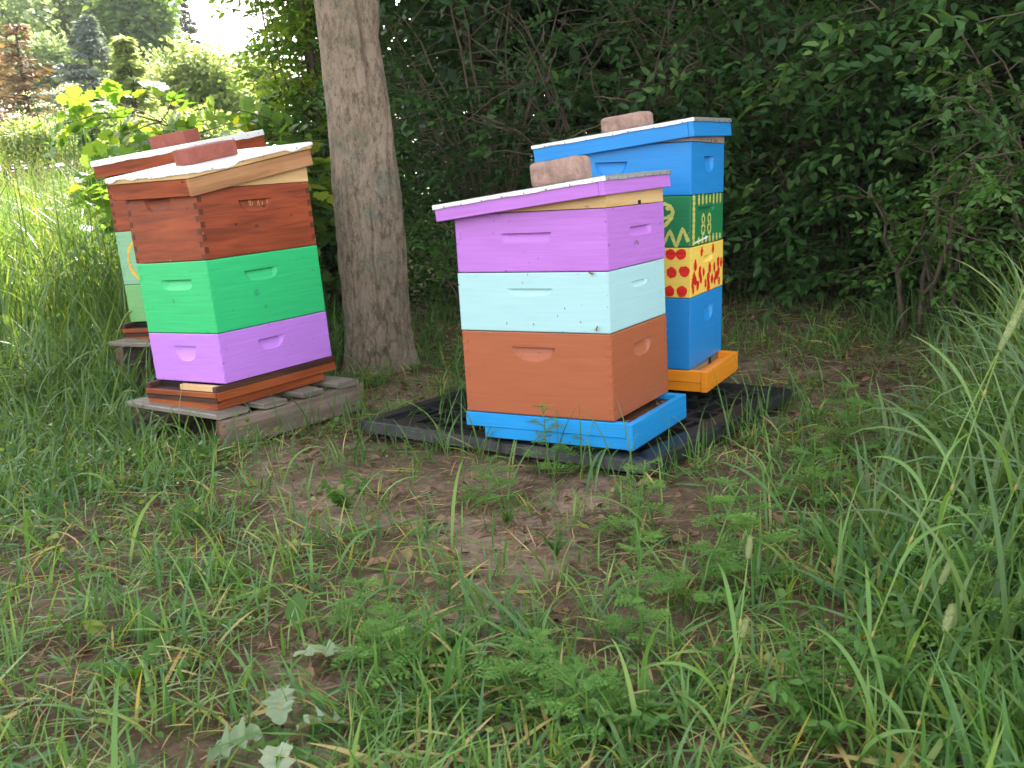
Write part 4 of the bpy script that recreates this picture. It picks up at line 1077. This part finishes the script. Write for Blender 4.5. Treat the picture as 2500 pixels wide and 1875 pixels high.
# taller arching blades
nt2 = area_n(1.0, 5.0, 130); x, y = sample(nt2, 1.0, 5.0)
dens = np.clip(.17 * (1 - bare(x, y)) * (1 - .7 * litter(x, y)) + .80 * rightside(x, y), 0, 1); keep = (rng.random(nt2) < dens) & ~blocked(x, y); x, y = x[keep], y[keep]; n = len(x); rs = rightside(x, y)
blades(mb, with_z(x, y), rng.uniform(0, 2 * np.pi, n), rng.uniform(.16, .30, n) * (1 + .35 * rs), rng.uniform(.005, .0095, n), np.abs(rng.normal(.15, .15, n)), rng.uniform(.9, 2.0, n), 8, rng.beta(2, 2, n) * .8, power=1.5)
# a few blades coming up through and along the pallets
for (k, (u0, u1, v0, v1), mi) in ((90, (-1.15, -.7, .1, 1.1), pm), (50, (-1.2, 0, -.06, -.02), pm), (50, (.0, .05, 0, 1.3), pm), (26, (-.6, 0, -.08, -.03), frame_mat((-.985, 3.165), R_(-37.5))), (26, (.02, .06, 0, .7), frame_mat((-.985, 3.165), R_(-37.5)))):
    P = np.array([mi @ Vector((rng.uniform(u0, u1), rng.uniform(v0, v1), 0)) for _ in range(k)]); P[:, 2] = ground_z(P[:, 0], P[:, 1])
    blades(mb, P, rng.uniform(0, 6.28, k), rng.uniform(.12, .30, k), rng.uniform(.003, .006, k), np.abs(rng.normal(.1, .12, k)), rng.uniform(.4, 1.7, k), 7, rng.beta(2, 2, k) * .8, power=1.5)
# tufts around the trunk and the wooden pallet
for (px, py, k, l) in ((700, 640, 70, .42), (845, 890, 60, .28), (960, 880, 40, .2), (1075, 790, 60, .25), (800, 830, 80, .34), (330, 1000, 40, .22), (900, 905, 50, .2), (960, 900, 40, .22), (870, 870, 50, .25), (1010, 850, 40, .22), (720, 760, 90, .42), (780, 720, 60, .4)):
    c = gp(px, py); P = c + rng.normal(0, 1, (k, 3)) * np.array([.09, .09, 0]); P[:, 2] = ground_z(P[:, 0], P[:, 1]); P = P[~blocked(P[:, 0], P[:, 1])]; k = len(P)
    blades(mb, P, rng.uniform(0, 6.28, k), l * rng.uniform(.6, 1.2, k), rng.uniform(.004, .008, k), np.abs(rng.normal(.1, .12, k)), rng.uniform(.5, 1.9, k), 7, rng.beta(2, 2, k) * .7, power=1.5)
tag(mb.build("grass", G_GRASS, None, True), kind="stuff")

# dry straw lying flat on the soil
mb = MB(); n = area_n(1.0, 7.0, 4200); x, y = sample(n, 1.0, 7.0)
keep = (rng.random(n) < .10 + (.30 + .75 * bare(x, y) + .7 * litter(x, y)) * np.clip(fbm(x, y, 7, 88) * 1.6 + .25, 0, 1)); x, y = x[keep], y[keep]; n = len(x)
P = with_z(x, y); P[:, 2] += rng.uniform(.001, .016, n)
t0 = rng.uniform(1.3, 1.62, n)
blades(mb, P, rng.uniform(0, 6.28, n), rng.lognormal(-2.8, .5, n), rng.uniform(.0012, .0032, n), t0, t0 + rng.normal(.05, .18, n), 3, rng.beta(1.4, 1.8, n))
tag(mb.build("straw_litter", G_STRAW, None, True), kind="stuff")
# crumbled dead leaves and clods
mb = MB(); n = area_n(1.0, 8.0, 620); x, y = sample(n, 1.0, 8.0)
keep = rng.random(n) < .18 + .7 * litter(x, y) + .15 * bare(x, y) + .5 * sst(4.6, 5.6, y); x, y = x[keep], y[keep]; n = len(x); P = with_z(x, y); P[:, 2] += rng.uniform(.002, .014, n)
mb.leaves(T_LEAF, P, rand_dir(n, -.25, .35), rand_dir(n, .5, 1), rng.uniform(.012, .05, n), rng.uniform(.008, .03, n), 0, rng.beta(1.5, 1.8, n))
tag(mb.build("leaf_litter", L_LITTER, None, True), kind="stuff")
mb = MB(); n = 2600; x, y = sample(n, 1.0, 5.0); P = with_z(x, y); r = rng.lognormal(-5.6, .5, n)
th_ = np.linspace(0, 2 * np.pi, 6, endpoint=False); oct_ = np.array([(1,0,0),(-1,0,0),(0,1,0),(0,-1,0),(0,0,.8),(0,0,-.4)])
V = P[:, None] + oct_[None] * r[:, None, None] * rng.uniform(.6, 1.3, (n, 6, 1))
f = (np.arange(n) * 6)[:, None, None] + np.array([(0,2,4),(2,1,4),(1,3,4),(3,0,4),(2,0,5),(1,2,5),(3,1,5),(0,3,5)])[None]
mb.add(V.reshape(-1, 3), f.reshape(-1, 3)); tag(mb.build("soil_crumbs", SOIL, None, True), kind="stuff")
# low creeping broad leaved weeds
mb = MB(); n = area_n(1.0, 6.5, 1100); x, y = sample(n, 1.0, 6.5)
wp = np.clip(fbm(x, y, 3.1, 81) * 1.3 - .15, 0, 1)
keep = (rng.random(n) < (.07 + .5 * wp) * (1 - bare(x, y)) * (1 - litter(x, y)) + .25 * nearleft(x, y)) & ~blocked(x, y); x, y = x[keep], y[keep]; n = len(x)
P = with_z(x, y); hgt = rng.uniform(.005, .06, n) * (1 + 1.2 * nearleft(x, y)); P[:, 2] += hgt
l = rng.uniform(.008, .024, n); mb.leaves(T_LEAF, P, rand_dir(n, -.2, .6), rand_dir(n, .4, 1), l, l * rng.uniform(.45, .9, n))
tag(mb.build("low_weeds", L_WEED, None, True), kind="stuff")
# undergrowth at the foot of the thicket
mb = MB(); n = 42000; x = rng.uniform(-1.1, 5.8, n); y = 6.9 - .45 * np.clip(x, 0, 4) + np.abs(rng.normal(0, .8, n)) - .2
keep = ~blocked(x, y) & (y > 4.4) & (rng.random(n) < .55 + .4 * fbm(x, y, 2, 91)); x, y = x[keep], y[keep]; n = len(x); P = with_z(x, y); P[:, 2] += .02 + rng.random(n) ** 1.5 * (.25 + 1.2 * sst(5.6, 7.6, y + .45 * np.clip(x, 0, 4) - .6))
l = rng.uniform(.025, .06, n); mb.leaves(T_LEAF, P, rand_dir(n, -.5, .4), rand_dir(n, .2, 1), l, l * .55, 0, rng.beta(2, 3, n))
tag(mb.build("undergrowth", L_THICK, None, True), kind="stuff")

# the wood carries on behind as one mass
mb = MB(); n = 60000; x = rng.uniform(-1.9, 11, n); y = rng.uniform(11.2, 14.5, n); P = with_z(x, y); P[:, 2] += rng.random(n) * (6.5 + .8 * fbm(x, y, 1, 93))
keep = x > -.13 * y + .1 * fbm(P[:, 2], y, 2, 92); P = P[keep]; n = len(P)
mb.leaves(T_DIA, P, rand_dir(n, -.8, .4), rand_dir(n, .1, 1), rng.uniform(.14, .26, n), rng.uniform(.09, .16, n), 0, rng.beta(2, 2.4, n))
tag(mb.build("woodland", L_SHADED, None, True), kind="stuff")

# tall meadow grass to the left, with flowering culms
mb = MB(); sd = MB()
n = 36000; y = rng.uniform(3.9, 10.5, n); x = rng.uniform(-9.5, -.9, n)
edge = -1.78 - .10 * (y - 4.4) - .12 * fbm(x, y, 1.7, 95)
keep = (x < edge + np.where(y > 5.2, .75, 0)) & (x > -.8 * y - 1.2) & ~blocked(x, y) & (rng.random(n) < .35 + .65 * sst(-.6, .4, fbm(x, y, .9, 96))) & (y > 3.7 - .25 * (x + 2)); x, y = x[keep], y[keep]; n = len(x)
gtl = sst(3.9, 5.0, y + .3 * fbm(x, y, 2, 97))
blades(mb, with_z(x, y), rng.uniform(0, 6.28, n), (.26 + .88 * gtl) * rng.uniform(.6, 1.2, n), rng.uniform(.006, .013, n), np.abs(rng.normal(.10, .10, n)), rng.uniform(.4, 2.0, n), 8, rng.beta(2, 2.2, n), power=1.8)
# the dense bank of long grass along the right edge and the weedy bank at left
n = 10500; y = rng.uniform(1.2, 5.2, n); x = y * (.41 + .05 * np.sin(y * 2.2)) + .02 + rng.random(n) ** .8 * (1.2 + .22 * y)
keep = (~blocked(x, y)) & (rng.random(n) < .5 + .5 * fbm(x, y, 2, 98)); x, y = x[keep], y[keep]; n = len(x)
ins_ = np.clip((x - .43 * y) / (.16 * y), 0.1, 1)
blades(mb, with_z(x, y), rng.uniform(0, 6.28, n), (.20 + .42 * ins_) * rng.uniform(.6, 1.15, n), rng.uniform(.006, .013, n), np.abs(rng.normal(.12, .12, n)), rng.uniform(.5, 2.1, n), 9, rng.beta(2, 1.8, n) * .9, power=1.7)
n = 6500; y = rng.uniform(2.6, 4.6, n); x = -y * .37 - .05 - rng.random(n) * (1.4 + .14 * y)
keep = (~blocked(x, y)) & (rng.random(n) < .4 + .5 * fbm(x, y, 2.4, 99)); x, y = x[keep], y[keep]; n = len(x)
blades(mb, with_z(x, y), rng.uniform(0, 6.28, n), (.14 + .26 * sst(3.0, 4.4, y)) * rng.uniform(.6, 1.2, n), rng.uniform(.005, .011, n), np.abs(rng.normal(.2, .2, n)), rng.uniform(.5, 2.0, n), 7, rng.beta(2, 2.4, n) * .85, power=1.6)
n = 420; y = rng.uniform(4.6, 9, n); x = -1.9 - .1 * (y - 4.4) - rng.random(n) ** 1.3 * (.5 * y - 1.2); P = with_z(x, y); hgt = rng.uniform(.9, 1.4, n); hd = rng.uniform(0, 6.28, n); bend = rng.uniform(.05, .3, n)
blades(mb, P, hd, hgt, np.full(n, .0032), np.abs(rng.normal(.03, .05, n)), bend, 6, rng.beta(2, 2, n), power=2)
tip = P + np.stack([np.cos(hd) * hgt * bend * .42, np.sin(hd) * hgt * bend * .42, hgt * .97], 1)
for k in range(9):
    q = tip + np.array([0, 0, -.012]) * k + rng.normal(0, .006, (n, 3)); sd.leaves(T_DIA, q, rand_dir(n, .2, 1), rand_dir(n), .022, .006)
tag(mb.build("tall_grass", G_TALL, None, True), kind="stuff"); tag(sd.build("grass_seed_heads", L_SEED, None, True), kind="stuff")

# ------------------------------------------------------------------ single plants
def feathery(px, py, h, nl, ll, label, lean=(0, 0), seed=0, mat=None, cat="ferny weed", name="feathery_plant", seg=3, base=None, open_=.9):
    r = np.random.default_rng(200 + seed); b = gp(px, py) if base is None else np.array(base)
    e = tag(empty(name, tuple(b)), label, cat, "feathery leaved weeds in the grass")
    st = MB(); lf = MB(); s = np.linspace(0, 1, 10); ln = np.array([*lean, 0.])
    S = ln[None] * (s ** 1.6)[:, None] * h + np.array([0, 0, h]) * s[:, None] + np.cumsum(r.normal(0, .003, (10, 3)), 0)
    st.tube(S, .0028 * (1 - .7 * s) + .0006, 6)
    pos = []; dr = []; nm = []; LL = []; WW = []; TT_ = []
    for k in range(nl):
        f = (k + .3) / nl; L = ll * (1.15 - .75 * f) * r.uniform(.8, 1.15); a = k * 2.4 + r.uniform(-.3, .3)
        b0 = np.array([np.interp(f, s, S[:, c]) for c in range(3)]); o = np.array([math.cos(a), math.sin(a), 0])
        q = np.linspace(0, 1, 8); el = (1 - f) * .15 + r.uniform(.2, .6)
        Q = b0 + o * (L * open_ * q)[:, None] + np.array([0, 0, L]) * (el * q - .55 * q * q * (1 - f * .8))[:, None]
        st.tube(Q, .0011 * (1 - .7 * q) + .0003, 4, cap=False)
        sd_ = np.array([-o[1], o[0], 0]); npin = 9; tn = np.clip(r.normal(.5, .16), 0, 1)
        for j in range(npin):
            g = .16 + .84 * j / npin; c0 = np.array([np.interp(g, q, Q[:, c]) for c in range(3)]); pl_ = L * .36 * math.sin(math.pi * min(1, .25 + .75 * (1 - g) ** .8)) + .004
            for sg in (-1, 1):
                d = nrm(sd_ * sg + o * .55 + np.array([0, 0, r.normal(.05, .18)]))
                up = np.array([r.normal(0, .2), r.normal(0, .2), 1.])
                for m in range(seg):
                    gg = (m + .4) / seg; p1 = c0 + d * pl_ * gg
                    for s3 in (-1, 1, 0) if m == seg - 1 else (-1, 1):
                        pos.append(p1); dr.append(d * .7 + s3 * .8 * np.cross(up, d)); nm.append(up); LL.append(pl_ * .42 * (1.1 - .4 * gg)); WW.append(pl_ * .17); TT_.append(np.clip(tn + r.normal(0, .1), 0, 1))
    lf.leaves(T_DIA, np.array(pos), np.array(dr), np.array(nm), np.array(LL), np.array(WW), 0, np.array(TT_))
    st.build("stem", mat or L_FERN, e, True).data.materials; lf.build("leaves", mat or L_FERN, e, True)
    return e
FP = [
 (1340, 1165, .19, 11, .075, "upright feathery weed in front of the bright blue hive base", (0, 0)),
 (1425, 1150, .09, 8, .07, "small ferny weed just below the near corner of the black pallet's left edge", (.2, 0)),
 (1550, 1330, .17, 12, .075, "feathery weed right below the black pallet's front corner", (.1, 0)),
 (1560, 1600, .20, 13, .06, "tall thin feathery weed in the middle of the foreground grass", (0, .1)),
 (1700, 1500, .21, 12, .085, "bushy feathery weed leaning right in the right foreground", (.45, .3)),
 (1860, 1440, .19, 11, .08, "feathery weed with a rounded tip among the right hand grass", (-.3, .2)),
 (2290, 1560, .22, 14, .07, "bright fern like weed standing among the seed stems at right", (0, 0)),
 (2440, 1640, .24, 14, .11, "large light green ferny weed at the right frame edge", (.05, 0)),
 (925, 1640, .10, 12, .075, "bright green feathery weed on the soil in the lower middle", (.25, -.3)),
 (905, 1560, .12, 9, .065, "darker feathery weed behind the bright green one in the lower middle", (-.1, .1)),
 (270, 1010, .17, 14, .12, "bushy ferny weed left of the front wooden pallet", (0, 0)),
 (190, 960, .20, 14, .12, "bushy ferny weed beside the rear wooden pallet at left", (-.1, .1)),
 (70, 860, .20, 14, .13, "ferny weed at the left frame edge below the tall grass", (0, 0)),
 (345, 1060, .12, 10, .09, "low ferny weed at the left foot of the front wooden pallet", (0, -.2)),
 (1190, 1240, .10, 10, .075, "ferny weed at the edge of bare soil in the middle", (0, 0)),
 (40, 1090, .10, 10, .10, "ferny weed at the left frame edge beside the pale green leaves", (.1, 0)),
 (1300, 1720, .10, 10, .08, "low ferny weed at the bottom middle of the lawn", (0, 0)),
 (1420, 1790, .09, 10, .08, "low dark ferny weed at the bottom right of the middle", (.1, 0)),
 (130, 900, .26, 15, .14, "tall ferny weed second from the left frame edge", (.1, 0)),
 (230, 850, .24, 14, .13, "ferny weed touching the tall grass left of the rear pallet", (0, 0)),
 (15, 960, .22, 14, .13, "ferny weed cut by the left frame edge", (0, 0)),
 (110, 1010, .16, 12, .11, "low spreading ferny weed in the left grass", (0, 0)),
 (2080, 1120, .2, 11, .1, "ferny weed in the shade before the right grass bank", (0, 0)),
 (2400, 1280, .3, 14, .12, "tall ferny weed deep in the right grass bank", (0, 0)),
 (1990, 1240, .16, 10, .09, "ferny weed in shade right of the black pallet", (0, 0)),
]
for i, a in enumerate(FP): feathery(a[0], a[1], a[2] * 1.15, a[3] + 2, a[4] * 1.2, a[5], lean=a[6], seed=i)

def compound(px, py, h, label, seed, n=9, ls=.028):
    r = np.random.default_rng(300 + seed); b = gp(px, py); e = tag(empty("leafy_weed", tuple(b)), label, "weed")
    st = MB(); lf = MB(); s = np.linspace(0, 1, 8)
    for k in range(n):
        a = r.uniform(0, 6.28); o = np.array([math.cos(a), math.sin(a), 0]); L = h * r.uniform(.6, 1.1)
        P = o * (L * .55 * s ** 1.4)[:, None] + np.array([0, 0, L]) * (s - .2 * s * s)[:, None]
        st.tube(P, .0016 * (1 - .6 * s) + .0004, 5); m = 9
        f = np.linspace(.35, 1, m); q = np.stack([np.interp(f, s, P[:, c]) for c in range(3)], 1)
        for sg in (-1, 1):
            d = np.cross(o, [0, 0, 1.])[None] * sg + o * .5 + r.normal(0, .2, (m, 3)); l = ls * r.uniform(.7, 1.15, m)
            lf.leaves(T_LEAF, q, d, np.array([0, 0, 1.]) + r.normal(0, .3, (m, 3)), l, l * .55, 0, np.clip(r.normal(.4, .15, m), 0, 1))
    st.build("stems", L_WEED, e, True); lf.build("leaves", L_WEED, e, True)
compound(2010, 1840, .17, "leafy weed with small paired leaflets at the lower right", 1, 12, .024)
compound(1490, 1010, .12, "small leafy weed growing up at the blue base's right side", 2, 5, .02)
compound(1240, 1290, .09, "pale green pepper weed on the soil edge in the middle", 3, 8, .010)
compound(1360, 1360, .09, "pale green pepper weed right of the other one on the soil edge", 4, 8, .010)
compound(850, 1250, .10, "dark leafy weed with drooping leaves on the straw in the middle", 5, 5, .03)
compound(140, 780, .40, "light green leafy weed in front of the tall grass at left", 6, 7, .05)

def timothy(B, T, hl, hr, label, seed, nleaf=3, head=True):
    r = np.random.default_rng(400 + seed); B = np.array(B); T = np.array(T); H = T - B
    e = tag(empty("timothy_grass", tuple(B)), label, "grass stem", "tall timothy grass stems at right")
    s = np.linspace(0, 1, 24); bow = np.array([H[1], -H[0], 0]) * .04
    P = H[None] * s[:, None] + bow * (np.sin(np.pi * s))[:, None] + np.array([H[0], H[1], 0])[None] * (s ** 1.6 - s)[:, None]
    st = MB(); st.tube(P, .0017 - .0006 * s, 7, tint=.75)
    for f in (.28, .52, .74):
        q = np.array([np.interp(f, s, P[:, c]) for c in range(3)]); d = nrm(np.array([np.interp(f + .02, s, P[:, c]) for c in range(3)]) - q)
        st.tube(q + d * np.linspace(-.006, .006, 5)[:, None], [.0014, .0023, .0025, .0023, .0014], 7, tint=.9)
    st.build("stem", G_GRASS, e, True)
    for k in range(nleaf):
        f = .22 + .6 * k / max(1, nleaf) + r.uniform(-.05, .05); q = np.array([[np.interp(f, s, P[:, c]) for c in range(3)]])
        lb = MB(); blades(lb, q, np.array([r.uniform(0, 6.28)]), r.uniform(.10, .2), .007, np.array([.25]), np.array([r.uniform(1.0, 2.0)]), 10, np.array([.55]), power=1.4)
        lb.build("leaf", G_GRASS, e, True)
    if head:
        d = nrm(P[-1] - P[-3]); hd = MB(); t = np.linspace(0, 1, 40); n = 14
        th = np.linspace(0, 2 * np.pi, n, endpoint=False); A = nrm(np.cross(d, [0.3, .1, 1])); C = np.cross(d, A); V = np.zeros((40, n + 1, 3))
        R = hr * np.clip(np.sin(np.pi * (t * .93 + .035)), 0, 1) ** .35
        for k in range(40):
            rr = R[k] * (1 + .16 * r.normal(0, 1, n)); v = P[-1] + d * (hl * (t[k] - .05)) + rr[:, None] * (np.cos(th)[:, None] * A + np.sin(th)[:, None] * C); V[k, :n] = v; V[k, n] = v[0]
        hd.grid(V, flip=False, tint=.5)
        m = 700; f = r.random(m); a = r.uniform(0, 6.28, m); o = np.cos(a)[:, None] * A + np.sin(a)[:, None] * C
        hd.leaves(T_TRI, P[-1] + d * (hl * (f - .05))[:, None] + o * (np.interp(f, t, R) * .95)[:, None], o * .9 + d * .7, d + 0 * o, .0030, .0009, 0, r.random(m))
        hd.build("seed_head", L_SEED, e, True)
    return e
timothy(gp(1740, 1930), at(1826, 1362, 1.42), .045, .0042, "timothy stem with an upright narrow seed head left of the other seed stems", 1)
timothy(gp(1700, 1960), at(1812, 1556, 1.36), .040, .0048, "timothy stem whose pale seed head is the lowest near the middle right", 2)
timothy(gp(2060, 1940), at(2297, 1425, 1.40), .060, .0046, "timothy stem leaning right with a seed head above the thickest pale one", 3, 4)
timothy(gp(2180, 1960), at(2308, 1540, 1.30), .052, .0062, "timothy stem with the thickest pale seed head at lower right", 4)
timothy(gp(2060, 1790), at(2442, 850, 1.50), .105, .0058, "tallest timothy stem leaning to the right edge with a long seed head", 5, 5)
timothy(gp(2190, 1700), at(2505, 690, 1.55), .05, .004, "bare leaning grass stem crossing the right frame edge", 6, 4, head=False)
timothy(gp(2330, 1640), at(2560, 1020, 1.5), .05, .004, "shorter grass stem leaning out of frame at right", 7, 4, head=False)

def rosette(px, py, n, L, label, seed, mat=L_WEED, tint=.4, lift=.5):
    r = np.random.default_rng(500 + seed); b = gp(px, py); e = tag(empty("dandelion_plant", tuple(b)), label, "dandelion", "dandelion rosettes in the grass")
    for k in range(n):
        a = 6.283 * k / n + r.uniform(-.3, .3); el = r.uniform(.15, 1.0) * lift * 1.4; l = L * r.uniform(.7, 1.15)
        m2 = MB(); m2.leaves(T_TOOTH, np.array([[.01 * math.cos(a), .01 * math.sin(a), .006]]), np.array([[math.cos(a), math.sin(a), el]]), np.array([[-math.cos(a) * el + r.normal(0, .2), -math.sin(a) * el + r.normal(0, .2), 1.]]), l, l * .34, 0, np.array([np.clip(r.normal(tint, .12), 0, 1)]))
        m2.build("leaf", mat, e, True)
rosette(110, 1190, 5, .12, "dandelion with upright light leaves near the left frame edge", 1, tint=.65, lift=.9)
rosette(520, 1420, 6, .10, "dandelion rosette in the grass left of the bare soil", 2)
rosette(330, 1660, 6, .10, "dandelion rosette in the lower left grass", 3, tint=.55, lift=.7)
rosette(1080, 1700, 7, .10, "dandelion rosette in the lower middle grass", 4)
rosette(740, 1830, 5, .09, "dandelion rosette beside the grey leaf clump at the bottom", 5, tint=.3)
rosette(1500, 1760, 6, .11, "dandelion rosette at the bottom, under the lowest pale seed head", 6)
rosette(640, 1085, 5, .06, "small green weed rosette at the front beam of the wooden pallet", 7, tint=.35)
compound(1560, 1830, .12, "leafy weed with small leaflets at the bottom right of the middle", 7, 9, .022)
compound(1120, 1600, .08, "small leafy weed between the bare soil patches", 8, 7, .018)
compound(480, 1300, .09, "small leafy weed in the grass below the wooden pallet", 9, 8, .02)
compound(2250, 1780, .2, "leafy weed under the thickest seed heads at lower right", 10, 12, .026)

# single broad leaves and dry leaves lying in the grass
def single(px, py, tpl, L, W, head, tilt, mat, label, name="leaf", lift=.02, cat="leaf", group=None, tint=.5, droop=1.0):
    b = gp(px, py); tv = tpl[0].copy(); tv[:, 2] *= droop
    m2 = MB(); d = np.array([[math.cos(head) * math.cos(tilt), math.sin(head) * math.cos(tilt), math.sin(tilt)]]); nr = np.array([[-math.cos(head) * math.sin(tilt) + rng.normal(0, .15), -math.sin(head) * math.sin(tilt) + rng.normal(0, .15), 1.]])
    m2.leaves((tv, tpl[1]), np.array([[0, 0, lift]]), d, nr, L, W, 0, np.array([tint]))
    o = m2.build(name, mat, None, True); o.location = tuple(b); return tag(o, label, cat, group)
single(720, 1640, T_TOOTH, .125, .055, R_(2), .10, L_SILVER, "long pale toothed leaf lying upside down on the soil", "fallen_leaf", .03, tint=.5)
cl = gp(680, 1840)
for i, (dx, dy, a, l, tl, lab) in enumerate(((-.02, .0, 200, .085, .2, "pale leaf of the grey clump at the bottom, pointing left"), (.0, .03, 100, .08, .7, "pale leaf of the grey clump at the bottom, standing upright"), (.03, .01, 20, .08, .35, "pale leaf of the grey clump at the bottom, pointing right"), (.01, -.03, 280, .075, .15, "pale leaf of the grey clump at the bottom, nearest the camera"))):
    o = single(680, 1840, T_TOOTH, l * .95, l * .72, R_(a), tl, L_SILVER, lab, "fallen_leaf", .03, group="pale leaves in a clump", tint=.1 + .22 * i, droop=2.6); o.location.x += dx; o.location.y += dy
for (px, py, L, W, a, tl, mat, lab, tn) in (
  (30, 1150, .11, .045, 95, 1.2, L_WEED, "upright light green broad leaf at the left frame edge", .7),
  (80, 1160, .12, .04, 60, .8, L_WEED, "slanting light green toothed leaf second from the left edge", .75),
  (360, 1570, .07, .045, 100, .9, L_WEED, "broad green leaf standing in the lower left grass", .3),
  (260, 1570, .07, .04, 150, .5, L_WEED, "yellow green broad leaf in the lower left grass", 1.0),
  (720, 1545, .075, .05, 80, 1.0, L_WEED, "rounded grey green leaf above the long pale leaf", .15),
  (1440, 1300, .05, .028, 150, .15, L_WEED, "small yellow leaf lying at the soil edge below the black pallet", 1.0),
  (1005, 1540, .05, .03, 300, .2, L_SILVER, "small pale curled leaf beside the feathery weed", .5)):
    single(px, py, T_LEAF, L, W, R_(a), tl, mat, lab, "broad_leaf", .01, tint=tn)
for i, (px, py, L, W, a, tn, lab) in enumerate((
  (890, 1400, .07, .04, 10, .7, "brown dry leaf on the soil in the middle, left of a paler one"),
  (1000, 1385, .075, .035, 110, .95, "pale tan dry leaf on the soil in the middle"),
  (1600, 1190, .06, .035, 200, .75, "orange brown dry leaf beside the black pallet's front foot"),
  (1555, 1150, .05, .035, 120, .5, "dark brown dry leaf under the black pallet's front corner"),
  (1270, 1650, .05, .03, 30, .75, "tan dry leaf in the lower middle grass"),
  (890, 815, .10, .06, 80, .95, "yellowish dry leaf leaning on the big tree's foot"),
  (880, 915, .08, .05, 160, .9, "tan dry leaf at the wooden pallet's right end"),
  (360, 1110, .08, .05, 20, .6, "red brown dry leaf left of the front wooden pallet's beam"),
  (1270, 1800, .05, .035, 200, .6, "brown dry leaf at the very bottom of the lawn"),
  (1900, 1290, .06, .04, 70, .7, "tan dry leaf in the right hand grass"))):
    single(px, py, T_LEAF, L, W, R_(a), .25, L_LITTER, lab, "dry_leaf", .012, cat="dry leaf", tint=tn, droop=2.2)

# ------------------------------------------------------------------ thin volume added to veil the far trees like glare
hz = MB(); hz.box((-60, -8, -1.5), (40, 75, 24))
m = bpy.data.materials.new("glare_haze"); m.use_nodes = True; m.node_tree.nodes.clear()
o_ = m.node_tree.nodes.new("ShaderNodeOutputMaterial"); v_ = m.node_tree.nodes.new("ShaderNodeVolumePrincipled")
v_.inputs['Color'].default_value = (.95, .97, 1, 1); v_.inputs['Density'].default_value = .0008
m.node_tree.links.new(v_.outputs[0], o_.inputs['Volume'])
ho = tag(hz.build("glare_haze", m, None, False), kind="stuff")
S.cycles.volume_bounces = 0; S.cycles.volume_max_steps = 64
